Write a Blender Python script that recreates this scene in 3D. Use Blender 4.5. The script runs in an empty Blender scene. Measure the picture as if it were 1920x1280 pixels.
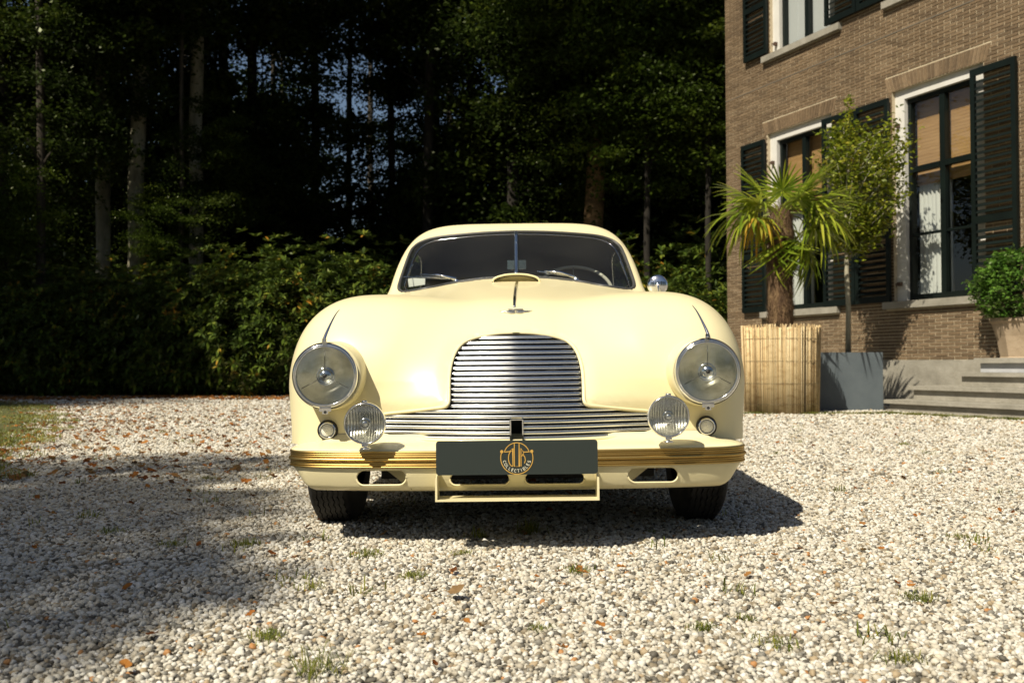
import bpy, bmesh, math, random
import numpy as np
from mathutils import Vector, Matrix, Euler
random.seed(7); RNG = np.random.default_rng(7)
R = math.radians
SC = bpy.context.scene
COL = SC.collection

# ---------------------------------------------------------------- camera
FPX = 1867.0; CAMH = 0.61; ROLL = R(0.2); PITCH = math.atan((680-640)/FPX)
cam_d = bpy.data.cameras.new('camera'); cam = bpy.data.objects.new('camera', cam_d); COL.objects.link(cam)
cam.rotation_mode = 'XYZ'
cam.matrix_world = Matrix.Translation((0,0,CAMH)) @ Matrix.Rotation(math.pi/2+PITCH,4,'X') @ Matrix.Rotation(-ROLL,4,'Z')
cam_d.sensor_width = 36.0; cam_d.lens = 36.0*FPX/1920.0
cam_d.clip_start = 0.05; cam_d.clip_end = 1000
cam_d.dof.use_dof = True; cam_d.dof.focus_distance = 3.3; cam_d.dof.aperture_fstop = 5.6
SC.camera = cam

# ---------------------------------------------------------------- sky, sun, exposure
SUN_EL = R(49.5); TS = Vector((-0.64,-0.77,0)).normalized()          # horizontal direction towards the sun
TO_SUN = Vector((TS.x*math.cos(SUN_EL), TS.y*math.cos(SUN_EL), math.sin(SUN_EL)))
W = bpy.data.worlds.new('World'); SC.world = W; W.use_nodes = True
nt = W.node_tree; nt.nodes.clear()
sky = nt.nodes.new('ShaderNodeTexSky'); sky.sky_type = 'NISHITA'; sky.sun_disc = False
sky.sun_elevation = SUN_EL; sky.sun_rotation = math.atan2(TS.x, TS.y)
sky.air_density = 1.0; sky.dust_density = 1.2; sky.ozone_density = 0.35
bg = nt.nodes.new('ShaderNodeBackground'); bg.inputs['Strength'].default_value = 0.055
wo = nt.nodes.new('ShaderNodeOutputWorld')
nt.links.new(sky.outputs[0], bg.inputs[0]); nt.links.new(bg.outputs[0], wo.inputs[0])
sl = bpy.data.lights.new('sun','SUN'); sl.energy = 4.9; sl.angle = R(0.55); sl.color = (1.0,0.91,0.74)
so = bpy.data.objects.new('sun', sl); COL.objects.link(so)
so.rotation_euler = TO_SUN.to_track_quat('Z','Y').to_euler(); so.location = TO_SUN*40
SC.view_settings.view_transform = 'Standard'; SC.view_settings.look = 'None'
SC.view_settings.exposure = 0.30; SC.view_settings.gamma = 1.0
try: SC.view_settings.use_curve_mapping = False
except Exception: pass
SC.cycles.max_bounces = 6; SC.cycles.diffuse_bounces = 2; SC.cycles.glossy_bounces = 4
SC.cycles.transmission_bounces = 4; SC.cycles.transparent_max_bounces = 10
SC.cycles.caustics_reflective = False; SC.cycles.caustics_refractive = False
SC.cycles.sample_clamp_indirect = 4.0; SC.cycles.use_denoising = True

def ray(u, v):
    x = (u-960)/FPX; y = -(v-640)/FPX; c, s = math.cos(ROLL), math.sin(ROLL)
    x, y = c*x+s*y, -s*x+c*y
    cp, sp = math.cos(PITCH), math.sin(PITCH)
    return Vector((x, cp-y*sp, sp+y*cp))
def at(u, v, Y):
    d = ray(u, v); return Vector((0,0,CAMH)) + d*(Y/d.y)
def onground(u, v, z=0.0):
    d = ray(u, v); return Vector((0,0,CAMH)) + d*((z-CAMH)/d.z)

# ---------------------------------------------------------------- materials
MATS = {}
def mat(name, color=(.5,.5,.5), rough=.5, metal=0.0, coat=0.0, spec=None, build=None, **kw):
    if name in MATS: return MATS[name]
    m = bpy.data.materials.new(name); m.use_nodes = True
    n = m.node_tree; b = n.nodes['Principled BSDF']
    b.inputs['Base Color'].default_value = (*color, 1); b.inputs['Roughness'].default_value = rough
    b.inputs['Metallic'].default_value = metal; b.inputs['Coat Weight'].default_value = coat
    b.inputs['Coat Roughness'].default_value = 0.03
    if spec is not None: b.inputs['Specular IOR Level'].default_value = spec
    if build: build(n, b)
    MATS[name] = m; return m
def N(n, typ, **props):
    x = n.nodes.new(typ)
    for k, v in props.items():
        if k.startswith('i_'): x.inputs[k[2:].replace('_',' ')].default_value = v
        else: setattr(x, k, v)
    return x
def ramp(n, stops):
    r = n.nodes.new('ShaderNodeValToRGB'); e = r.color_ramp.elements
    while len(e) < len(stops): e.new(.5)
    for i, (p, c) in enumerate(stops): e[i].position = p; e[i].color = (*c, 1)
    return r
def noise_color(stops, scale=5, detail=4, rough=.6, bump=0, bscale=None, coord='Object', stretch=None, rnd=0):
    """base colour from a noise ramp (plus per-object variation) and an optional bump"""
    def f(n, b):
        tc = N(n,'ShaderNodeTexCoord'); src = tc.outputs[coord]
        if stretch:
            mp = N(n,'ShaderNodeMapping'); mp.inputs['Scale'].default_value = stretch
            n.links.new(src, mp.inputs[0]); src = mp.outputs[0]
        t = N(n,'ShaderNodeTexNoise', i_Scale=scale, i_Detail=detail, i_Roughness=rough)
        n.links.new(src, t.inputs['Vector']); r = ramp(n, stops)
        fac = t.outputs['Fac']
        if rnd:
            oi = N(n,'ShaderNodeObjectInfo'); ma = N(n,'ShaderNodeMath', operation='MULTIPLY_ADD')
            ma.inputs[1].default_value = rnd; n.links.new(oi.outputs['Random'], ma.inputs[0])
            sb = N(n,'ShaderNodeMath', operation='SUBTRACT'); sb.inputs[1].default_value = rnd/2
            n.links.new(fac, sb.inputs[0]); n.links.new(sb.outputs[0], ma.inputs[2]); fac = ma.outputs[0]
        n.links.new(fac, r.inputs[0]); n.links.new(r.outputs[0], b.inputs['Base Color'])
        if bump:
            t2 = N(n,'ShaderNodeTexNoise', i_Scale=bscale or scale*4, i_Detail=5)
            n.links.new(src, t2.inputs['Vector'])
            bp = N(n,'ShaderNodeBump', i_Strength=bump, i_Distance=.01); n.links.new(t2.outputs['Fac'], bp.inputs['Height'])
            n.links.new(bp.outputs[0], b.inputs['Normal'])
    return f
def glassy(name, tint=(1,1,1), refl=1.0, rough=0.0, ior=1.5, bump=None):
    """thin pane: what lies behind shows through a tint, the rest is mirrored by Fresnel"""
    if name in MATS: return MATS[name]
    m = bpy.data.materials.new(name); m.use_nodes = True; n = m.node_tree; n.nodes.clear()
    o = N(n,'ShaderNodeOutputMaterial'); t = N(n,'ShaderNodeBsdfTransparent'); g = N(n,'ShaderNodeBsdfGlossy')
    t.inputs[0].default_value = (*tint,1); g.inputs['Roughness'].default_value = rough
    g.inputs['Color'].default_value = (refl,refl,refl,1)
    ge = N(n,'ShaderNodeNewGeometry'); dt = N(n,'ShaderNodeVectorMath', operation='DOT_PRODUCT'); n.links.new(ge.outputs['Incoming'], dt.inputs[0]); n.links.new(ge.outputs['Normal'], dt.inputs[1])
    ab = N(n,'ShaderNodeMath', operation='ABSOLUTE'); n.links.new(dt.outputs['Value'], ab.inputs[0]); iv = N(n,'ShaderNodeMath', operation='SUBTRACT'); iv.inputs[0].default_value = 1; n.links.new(ab.outputs[0], iv.inputs[1])
    pw_ = N(n,'ShaderNodeMath', operation='POWER'); pw_.inputs[1].default_value = 5; n.links.new(iv.outputs[0], pw_.inputs[0]); f0 = ((ior-1)/(ior+1))**2*1.8
    fr = N(n,'ShaderNodeMath', operation='MULTIPLY_ADD'); fr.inputs[1].default_value = 1-f0; fr.inputs[2].default_value = f0; n.links.new(pw_.outputs[0], fr.inputs[0]); mx = N(n,'ShaderNodeMixShader')
    n.links.new(fr.outputs[0], mx.inputs[0]); n.links.new(t.outputs[0], mx.inputs[1]); n.links.new(g.outputs[0], mx.inputs[2])
    n.links.new(mx.outputs[0], o.inputs[0])
    if bump: bump(n, g, fr)
    MATS[name] = m; return m

# ---------------------------------------------------------------- object helpers
def tag(o, label=None, cat=None, group=None, kind=None):
    if label: o['label'] = label
    if cat: o['category'] = cat
    if group: o['group'] = group
    if kind: o['kind'] = kind
    return o
def empty(name, loc=(0,0,0), rot=(0,0,0), label=None, cat=None, group=None):
    o = bpy.data.objects.new(name, None); COL.objects.link(o); o.location = loc; o.rotation_euler = rot
    o.empty_display_size = .1
    return tag(o, label, cat, group)
def mesh_of(name, V, F, m=None, smooth=False, mi=None):
    me = bpy.data.meshes.new(name)
    V = np.asarray(V, dtype=float).reshape(-1,3)
    me.from_pydata(V.tolist(), [], F if isinstance(F, list) else np.asarray(F).tolist())
    if m is not None:
        for q in (m if isinstance(m, (list,tuple)) else [m]): me.materials.append(q)
    if mi is not None: me.polygons.foreach_set('material_index', mi)
    if smooth: me.polygons.foreach_set('use_smooth', [True]*len(me.polygons))
    me.update(); return me
def link(name, me, parent=None, loc=None, rot=None):
    o = bpy.data.objects.new(name, me); COL.objects.link(o)
    if parent: o.parent = parent
    if loc is not None: o.location = loc
    if rot is not None: o.rotation_euler = rot
    return o
def obj(name, V, F, m, parent=None, smooth=False, mi=None):
    return link(name, mesh_of(name, V, F, m, smooth, mi), parent)
class MB:
    """collects simple shapes into one mesh"""
    def __init__(s): s.V = []; s.F = []; s.M = []; s.mi = 0
    def add(s, V, F):
        k = len(s.V); s.V += [tuple(v) for v in V]; s.F += [tuple(i+k for i in f) for f in F]; s.M += [s.mi]*len(F); return s
    def box(s, lo, hi, T=None):
        x0,y0,z0 = lo; x1,y1,z1 = hi
        V = [(x0,y0,z0),(x1,y0,z0),(x1,y1,z0),(x0,y1,z0),(x0,y0,z1),(x1,y0,z1),(x1,y1,z1),(x0,y1,z1)]
        if T: V = [T(*v) for v in V]
        return s.add(V, [(3,2,1,0),(4,5,6,7),(0,1,5,4),(1,2,6,5),(2,3,7,6),(3,0,4,7)])
    def tube(s, P, r, sides=8, closed=False, flat=1.0, up=None, caps=True):
        V, F = tube(P, r, sides, closed, flat, up, caps); return s.add(V, F)
    def lathe(s, prof, seg=24, T=None, axis='z'):
        V, F = lathe(prof, seg, axis)
        if T: V = [T(v) for v in V]
        return s.add(V, F)
    def build(s, name, m, parent=None, smooth=False):
        return obj(name, s.V, s.F, m, parent, smooth, s.M)
    def mesh(s, name, m, smooth=False): return mesh_of(name, s.V, s.F, m, smooth, s.M)
def tube(P, r, sides=8, closed=False, flat=1.0, up=None, caps=True):
    P = [Vector(p) for p in P]; n = len(P); V = []; F = []
    rr = r if hasattr(r, '__len__') else [r]*n
    for i in range(n):
        a = P[(i-1) % n] if (closed or i > 0) else P[i]; b = P[(i+1) % n] if (closed or i < n-1) else P[i]
        t = (b-a).normalized()
        u0 = Vector(up[i] if hasattr(up,'__len__') and len(up) == n and hasattr(up[0],'__len__') else (up or (0,0,1)))
        if abs(t.dot(u0)) > .98: u0 = Vector((1,0,0)) if abs(t.x) < .9 else Vector((0,1,0))
        s_ = t.cross(u0).normalized(); w = s_.cross(t).normalized()
        for k in range(sides):
            an = 2*math.pi*k/sides
            V.append(P[i] + s_*(math.cos(an)*rr[i]) + w*(math.sin(an)*rr[i]*flat))
    for i in range(n if closed else n-1):
        for k in range(sides):
            a = i*sides+k; b = i*sides+(k+1) % sides; c = ((i+1) % n)*sides+(k+1) % sides; d = ((i+1) % n)*sides+k
            F.append((a,b,c,d))
    if caps and not closed:
        F.append(tuple(range(sides))[::-1]); F.append(tuple((n-1)*sides+k for k in range(sides)))
    return V, F
def lathe(prof, seg=24, axis='z'):
    """prof: (radius, height) pairs; closed at zero radius"""
    V = []; F = []; m = len(prof)
    for (r, h) in prof:
        for k in range(seg):
            a = 2*math.pi*k/seg; c, s_ = math.cos(a)*r, math.sin(a)*r
            V.append((c, s_, h) if axis == 'z' else (c, h, s_))
    for i in range(m-1):
        for k in range(seg):
            a = i*seg+k; b = i*seg+(k+1) % seg; F.append((a, b, b+seg, a+seg) if axis == 'z' else (a, a+seg, b+seg, b))
    return V, F
def spline(pts, n):
    """Catmull-Rom through pts, n samples"""
    P = np.array(pts, float); d = np.r_[0, np.cumsum(np.linalg.norm(np.diff(P, axis=0), axis=1)**.5)]
    t = np.linspace(0, d[-1], n); out = []
    for x in t:
        i = min(max(np.searchsorted(d, x)-1, 0), len(P)-2); u = (x-d[i])/(d[i+1]-d[i])
        p0 = P[i-1] if i > 0 else 2*P[0]-P[1]; p1, p2 = P[i], P[i+1]; p3 = P[i+2] if i+2 < len(P) else 2*P[-1]-P[-2]
        out.append(.5*((2*p1)+(-p0+p2)*u+(2*p0-5*p1+4*p2-p3)*u*u+(-p0+3*p1-3*p2+p3)*u**3))
    return np.array(out)
def inpoly(x, y, poly):
    x = np.asarray(x); y = np.asarray(y); r = np.zeros(x.shape, bool); P = np.asarray(poly); n = len(P); j = n-1
    for i in range(n):
        xi, yi = P[i]; xj, yj = P[j]
        c = ((yi > y) != (yj > y)) & (x < (xj-xi)*(y-yi)/((yj-yi) if yj != yi else 1e-12)+xi); r ^= c; j = i
    return r
# ================================================================ GROUND
def gravel_b(n, b):
    tc = N(n,'ShaderNodeTexCoord'); v = N(n,'ShaderNodeTexVoronoi', i_Scale=34.0); n.links.new(tc.outputs['Object'], v.inputs['Vector'])
    sp = N(n,'ShaderNodeSeparateColor'); n.links.new(v.outputs['Color'], sp.inputs[0])
    r = ramp(n, [(0,(.20,.18,.15)),(.25,(.42,.38,.31)),(.55,(.56,.53,.46)),(.9,(.68,.66,.60))]); n.links.new(sp.outputs[0], r.inputs[0])
    dk = ramp(n, [(0,(1,1,1)),(.5,(.8,.8,.8)),(.75,(.28,.26,.22))]); n.links.new(v.outputs['Distance'], dk.inputs[0])
    mx = N(n,'ShaderNodeMixRGB', blend_type='MULTIPLY'); mx.inputs[0].default_value = 1; n.links.new(r.outputs[0], mx.inputs[1]); n.links.new(dk.outputs[0], mx.inputs[2])
    t = N(n,'ShaderNodeTexNoise', i_Scale=.5, i_Detail=5); n.links.new(tc.outputs['Object'], t.inputs['Vector'])
    r2 = ramp(n, [(.35,(.80,.77,.70)),(.65,(1,1,1))]); n.links.new(t.outputs['Fac'], r2.inputs[0])
    m2 = N(n,'ShaderNodeMixRGB', blend_type='MULTIPLY'); m2.inputs[0].default_value = 1; n.links.new(mx.outputs[0], m2.inputs[1]); n.links.new(r2.outputs[0], m2.inputs[2])
    n.links.new(m2.outputs[0], b.inputs['Base Color'])
    bp = N(n,'ShaderNodeBump', i_Strength=1.0, i_Distance=.012); bp.invert = True; n.links.new(v.outputs['Distance'], bp.inputs['Height']); n.links.new(bp.outputs[0], b.inputs['Normal'])
M_gravel = mat('gravel_bed', rough=.85, build=gravel_b)
def forest_floor_b(n, b):
    noise_color([(.3,(.035,.028,.015)),(.5,(.07,.05,.022)),(.62,(.05,.07,.02)),(.75,(.14,.08,.03))], 2.2, 8, .7, .6, 20)(n, b)
M_floor = mat('woodland_soil', rough=.95, build=forest_floor_b)
g = link('gravel_ground', mesh_of('gravel_ground', [(-400,-400,0),(400,-400,0),(400,400,0),(-400,400,0)], [(0,1,2,3)], M_gravel)); tag(g, kind='structure')
# woodland floor behind the drive
def edge_y(x): return 18.2+.35*math.sin(x*.7)+.25*math.sin(x*1.9+1)
xs = np.linspace(-60,60,161); V = []; F = []
for x in xs: V += [(x, edge_y(x), .004),(x, edge_y(x)+1.5, .05),(x, 400, .3)]
for i in range(160): a = i*3; F += [(a,a+3,a+4,a+1),(a+1,a+4,a+5,a+2)]
tag(link('woodland_floor', mesh_of('woodland_floor', V, F, M_floor)), kind='structure')
# verge at the left edge
def verge_x(y): return np.interp(y, [3.5,5.3,7.5,9.7,12,15,16.5,20],[-2.7,-2.85,-3.7,-4.5,-5.6,-7.2,-9.3,-16])+.12*np.sin(y*5)+.07*np.sin(y*11)
V = []; F = []; ys = np.linspace(3.2, 17.5, 90)
for y in ys: V += [(verge_x(y), y, .004),(verge_x(y)-.4, y, .03),(-40, y, .06)]
for i in range(89): a = i*3; F += [(a,a+1,a+4,a+3),(a+1,a+2,a+5,a+4)]
tag(link('lawn_verge', mesh_of('lawn_verge', V, F, mat('verge_soil', rough=.95, build=noise_color([(.35,(.03,.035,.012)),(.5,(.07,.085,.02)),(.7,(.16,.09,.03))], 6, 8, .7, .5, 40)))), kind='structure')

# ---- pebbles: instanced stones
def hidden(name, me):
    return bpy.data.objects.new(name, me)
pebble_col = bpy.data.collections.new('pebble_shapes')
def pebble_b(n, b):
    oi = N(n,'ShaderNodeObjectInfo')
    r = ramp(n, [(0,(.12,.11,.09)),(.06,(.28,.235,.165)),(.13,(.25,.24,.21)),(.20,(.42,.33,.21)),(.24,(.47,.43,.35)),(.36,(.57,.53,.44)),(.52,(.65,.62,.54)),(.70,(.66,.60,.48)),(.74,(.73,.71,.64)),(.92,(.80,.785,.74)),(.99,(.48,.24,.09))])
    r.color_ramp.interpolation = 'CONSTANT'; n.links.new(oi.outputs['Random'], r.inputs[0])
    tc = N(n,'ShaderNodeTexCoord'); t = N(n,'ShaderNodeTexNoise', i_Scale=90, i_Detail=5); n.links.new(tc.outputs['Object'], t.inputs['Vector'])
    r2 = ramp(n, [(.3,(.72,.70,.66)),(.7,(1.,1.,1.))]); n.links.new(t.outputs['Fac'], r2.inputs[0])
    mx = N(n,'ShaderNodeMixRGB', blend_type='MULTIPLY'); mx.inputs[0].default_value = 1; n.links.new(r.outputs[0], mx.inputs[1]); n.links.new(r2.outputs[0], mx.inputs[2]); n.links.new(mx.outputs[0], b.inputs['Base Color'])
M_pebble = mat('pebble_stone', rough=.62, spec=.35, build=pebble_b)
for k in range(6):
    bm = bmesh.new(); bmesh.ops.create_icosphere(bm, subdivisions=2, radius=1.0); sc_ = Vector((1+.3*random.random(), .72+.25*random.random(), .48+.25*random.random()))
    ph = [random.random()*6 for _ in range(3)]
    for v in bm.verts:
        c = v.co; q = 1+.16*math.sin(3*c.x+ph[0])+.14*math.sin(3.6*c.y+ph[1])+.12*math.sin(5*c.z+ph[2]+c.x*3)+random.uniform(-.05,.05); v.co = Vector((c.x*sc_.x*q, c.y*sc_.y*q, c.z*sc_.z*q))
    me = bpy.data.meshes.new('pebble'); bm.to_mesh(me); bm.free(); me.materials.append(M_pebble)
    for p in me.polygons: p.use_smooth = True
    pebble_col.objects.link(hidden('pebble_shape', me))
def instancer(name, P, ROT, S, coll, kind='stuff'):
    me = bpy.data.meshes.new(name); me.vertices.add(len(P)); me.vertices.foreach_set('co', np.asarray(P, np.float32).ravel())
    a = me.attributes.new('rot','FLOAT_VECTOR','POINT'); a.data.foreach_set('vector', np.asarray(ROT, np.float32).ravel())
    a = me.attributes.new('scl','FLOAT','POINT'); a.data.foreach_set('value', np.asarray(S, np.float32).ravel())
    o = link(name, me); ng = bpy.data.node_groups.new(name+'_nodes','GeometryNodeTree')
    ng.interface.new_socket('Geometry', in_out='INPUT', socket_type='NodeSocketGeometry'); ng.interface.new_socket('Geometry', in_out='OUTPUT', socket_type='NodeSocketGeometry')
    gi = ng.nodes.new('NodeGroupInput'); go = ng.nodes.new('NodeGroupOutput'); ip = ng.nodes.new('GeometryNodeInstanceOnPoints')
    ci = ng.nodes.new('GeometryNodeCollectionInfo'); ci.inputs[0].default_value = coll; ci.inputs['Separate Children'].default_value = True; ci.inputs['Reset Children'].default_value = True
    r_ = ng.nodes.new('GeometryNodeInputNamedAttribute'); r_.data_type = 'FLOAT_VECTOR'; r_.inputs[0].default_value = 'rot'
    s_ = ng.nodes.new('GeometryNodeInputNamedAttribute'); s_.data_type = 'FLOAT'; s_.inputs[0].default_value = 'scl'
    e_ = ng.nodes.new('FunctionNodeEulerToRotation')
    lk = ng.links.new; lk(gi.outputs[0], ip.inputs['Points']); lk(ci.outputs[0], ip.inputs['Instance']); ip.inputs['Pick Instance'].default_value = True
    lk(r_.outputs[0], e_.inputs[0]); lk(e_.outputs[0], ip.inputs['Rotation']); lk(s_.outputs[0], ip.inputs['Scale']); lk(ip.outputs[0], go.inputs[0])
    md = o.modifiers.new('scatter','NODES'); md.node_group = ng
    return tag(o, kind=kind)
def field(y0, y1, pitch, smin_, smax_, kx=.60, x0=.5):
    P = []
    ny = int((y1-y0)/pitch); 
    yy = y0+np.arange(ny)*pitch; out = []
    for y in yy:
        hw = kx*y+x0; xs = np.arange(-hw, hw, pitch); n = len(xs)
        out.append(np.stack([xs+RNG.uniform(-.5,.5,n)*pitch, y+RNG.uniform(-.5,.5,n)*pitch, np.zeros(n)], 1))
    P = np.concatenate(out); n = len(P)
    S = smin_+(smax_-smin_)*RNG.random(n)**1.8; P[:,2] = S*RNG.uniform(.0,.55,n)
    ROT = np.stack([RNG.uniform(-.5,.5,n), RNG.uniform(-.5,.5,n), RNG.uniform(0,6.28,n)], 1)
    return P, ROT, S
A = field(1.55, 5.2, .0127, .0047, .0104); B = field(5.2, 9.5, .0195, .0078, .0148, .58); C_ = field(9.5, 18.5, .037, .013, .022, .57)
P, ROT, S = [np.concatenate(q) for q in zip(A, B, C_)]
keep = (P[:,0] > verge_x(P[:,1])-.1-RNG.random(len(P))**3*.6)
P, ROT, S = P[keep], ROT[keep], S[keep]
g = instancer('gravel', P, ROT, S, pebble_col)

# ================================================================ FOLIAGE HELPERS
def leaf_mat(name, stops, transl=.35, rough=.45, scale=.9, gloss=.10, rnd=.25):
    if name in MATS: return MATS[name]
    m = bpy.data.materials.new(name); m.use_nodes = True; n = m.node_tree; n.nodes.clear(); o = N(n,'ShaderNodeOutputMaterial')
    ge = N(n,'ShaderNodeNewGeometry'); t = N(n,'ShaderNodeTexNoise', i_Scale=scale, i_Detail=4); n.links.new(ge.outputs['Position'], t.inputs['Vector'])
    ad = N(n,'ShaderNodeMath', operation='MULTIPLY_ADD'); ad.inputs[1].default_value = rnd; n.links.new(ge.outputs['Random Per Island'], ad.inputs[0])
    sb = N(n,'ShaderNodeMath', operation='SUBTRACT'); sb.inputs[1].default_value = rnd/2; n.links.new(t.outputs['Fac'], sb.inputs[0]); n.links.new(sb.outputs[0], ad.inputs[2])
    r = ramp(n, stops); n.links.new(ad.outputs[0], r.inputs[0])
    d = N(n,'ShaderNodeBsdfDiffuse'); tr = N(n,'ShaderNodeBsdfTranslucent'); gl = N(n,'ShaderNodeBsdfGlossy', i_Roughness=max(rough,.5)); gl.inputs['Color'].default_value = (.8,.85,.6,1)
    for q in (d, tr): n.links.new(r.outputs[0], q.inputs[0])
    m1 = N(n,'ShaderNodeMixShader'); m1.inputs[0].default_value = transl; n.links.new(d.outputs[0], m1.inputs[1]); n.links.new(tr.outputs[0], m1.inputs[2])
    fr = N(n,'ShaderNodeFresnel', i_IOR=1.4); mm = N(n,'ShaderNodeMath', operation='MULTIPLY'); mm.inputs[1].default_value = gloss*3; n.links.new(fr.outputs[0], mm.inputs[0])
    m2 = N(n,'ShaderNodeMixShader'); n.links.new(mm.outputs[0], m2.inputs[0]); n.links.new(m1.outputs[0], m2.inputs[1]); n.links.new(gl.outputs[0], m2.inputs[2])
    n.links.new(m2.outputs[0], o.inputs[0]); MATS[name] = m; return m
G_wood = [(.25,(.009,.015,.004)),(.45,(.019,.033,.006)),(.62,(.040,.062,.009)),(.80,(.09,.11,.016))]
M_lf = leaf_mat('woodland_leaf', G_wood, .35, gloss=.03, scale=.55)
M_lf_bright = leaf_mat('sunlit_leaf', [(.25,(.025,.045,.006)),(.5,(.055,.090,.010)),(.8,(.13,.165,.020))], .4, gloss=.04)  # sunlight on these sprays painted in as a brighter leaf green
M_rhodo = leaf_mat('rhododendron_leaf', [(.22,(.022,.040,.007)),(.45,(.055,.092,.012)),(.66,(.10,.145,.018)),(.80,(.18,.20,.025)),(.88,(.45,.22,.03))], .18, .38, 1.4, .09, .55)
M_hornbeam = leaf_mat('hornbeam_leaf', [(.2,(.09,.13,.010)),(.5,(.19,.24,.018)),(.75,(.30,.31,.03)),(.92,(.40,.29,.05))], .4, .45, 5, .06, .5)
M_box = leaf_mat('laurel_leaf', [(.2,(.035,.09,.012)),(.5,(.08,.18,.022)),(.8,(.16,.28,.04))], .3, .35, 6, .09, .4)
M_bark = mat('bark', rough=.9, build=noise_color([(.3,(.018,.015,.010)),(.5,(.042,.034,.024)),(.7,(.09,.074,.052))], 3, 8, .65, .9, 14, stretch=(1,1,.35)))
def leaves(P, L, W_, up=.5, jit=.9, droop=.3, D=None):
    """one folded diamond leaf per point; returns vertices and faces arrays"""
    n = len(P); d = RNG.normal(size=(n,3)) if D is None else D+RNG.normal(size=(n,3))*jit*.6
    d[:,2] = d[:,2]*.5-droop*.5; d /= np.linalg.norm(d,axis=1)[:,None]
    nn = RNG.normal(size=(n,3))*jit; nn[:,2] += up*2; s_ = np.cross(d, nn); s_ /= np.maximum(np.linalg.norm(s_,axis=1)[:,None],1e-6); u_ = np.cross(s_, d)
    L = (L*RNG.uniform(.65,1.25,n))[:,None]; W_ = L*W_
    V = np.stack([P, P+d*L*.45+s_*W_*.5+u_*W_*.12, P+d*L-u_*L*.06, P+d*L*.45-s_*W_*.5+u_*W_*.12], 1).reshape(-1,3)
    F = (np.arange(n)*4)[:,None]+np.array([0,1,2,3])[None]
    return V, F
def fast_mesh(name, V, F, m):
    me = bpy.data.meshes.new(name); n = len(F); k = F.shape[1]
    me.vertices.add(len(V)); me.vertices.foreach_set('co', np.asarray(V, np.float32).ravel())
    me.loops.add(n*k); me.loops.foreach_set('vertex_index', F.ravel().astype(np.int32))
    me.polygons.add(n); me.polygons.foreach_set('loop_start', (np.arange(n)*k).astype(np.int32)); me.polygons.foreach_set('loop_total', np.full(n,k,np.int32))
    me.materials.append(m); me.update(calc_edges=True); return me
def crown_mesh(name, rx, rz, nclump, nleaf, L, m, flat=.35, shell=.55, cs=.9, W_=.6):
    """sprays of leaves set through an uneven ellipsoid"""
    P = []
    for k in range(nclump):
        d = RNG.normal(size=3); d /= np.linalg.norm(d); r = (shell+(1-shell)*RNG.random())*(1+.18*math.sin(3*d[0]*3+k)); c = d*r*np.array([rx,rx,rz])
        n = int(nleaf*RNG.uniform(.5,1.5)); q = RNG.normal(size=(n,3))*np.array([cs,cs,cs*flat])*RNG.uniform(.6,1.3)*.5
        q[:,2] -= .22*(q[:,0]**2+q[:,1]**2)/cs; P.append(c+q)
    V, F = leaves(np.concatenate(P), L, W_); return fast_mesh(name, V, F, m)
def trunk_mesh(name, r0, r1, h, bend=.3, seg=14, m=None, knots=9, limbs=0):
    mb = MB(); px, py = random.uniform(-1,1)*bend, random.uniform(-1,1)*bend; P = []; rr = []
    for i in range(knots+1):
        t = i/knots; P.append((px*math.sin(t*2.2)*t+random.uniform(-.04,.04)*(i>0), py*math.sin(t*1.7)*t+random.uniform(-.04,.04)*(i>0), h*t)); rr.append((r0+(r1-r0)*t)*(1.35 if i == 0 else 1)*random.uniform(.95,1.05))
    mb.tube(P, rr, seg)
    for k in range(limbs):
        t = random.uniform(.3,.95); i = int(t*knots); p = Vector(P[i]); a = random.uniform(0,6.28); l = random.uniform(.6,1.6)
        mb.tube([p, p+Vector((math.cos(a)*l*.5, math.sin(a)*l*.5, l*.3)), p+Vector((math.cos(a)*l, math.sin(a)*l, l*.5))], [rr[i]*.35, rr[i]*.2, .01], 6)
    return mb.mesh(name, m or M_bark, True)

# ================================================================ WOODLAND
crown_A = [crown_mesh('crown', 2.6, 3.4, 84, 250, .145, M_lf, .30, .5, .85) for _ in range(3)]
M_shadebark = mat('shaded_bark', rough=.95, build=noise_color([(.3,(.008,.007,.005)),(.7,(.035,.028,.02))], 3, 8, .65, .9, 14))  # shade of the wood painted in as a near-black bark
trunk_D = trunk_mesh('trunk', .20, .13, 16, .5, 14, M_shadebark, 10, 3)
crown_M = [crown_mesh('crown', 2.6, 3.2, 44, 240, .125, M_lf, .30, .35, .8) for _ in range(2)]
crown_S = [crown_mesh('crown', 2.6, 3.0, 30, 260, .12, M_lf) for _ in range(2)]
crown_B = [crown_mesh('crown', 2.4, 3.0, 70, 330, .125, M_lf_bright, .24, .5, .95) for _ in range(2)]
M_sunbark = mat('sunlit_pale_bark', rough=.9, build=noise_color([(.3,(.12,.11,.07)),(.5,(.30,.28,.19)),(.7,(.46,.42,.30))], 3, 8, .65, .9, 14, stretch=(1,1,.35)))  # pale bark lightened further: sunlight on the three trunks painted into the colour
trunk_P = [trunk_mesh('trunk', .20, .13, 16, .35, 14, M_sunbark, 10, 0) for _ in range(3)]
trunk_A = [trunk_mesh('trunk', .20, .12, 16, .5, 14, M_bark, 10, 6) for _ in range(4)]
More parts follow.
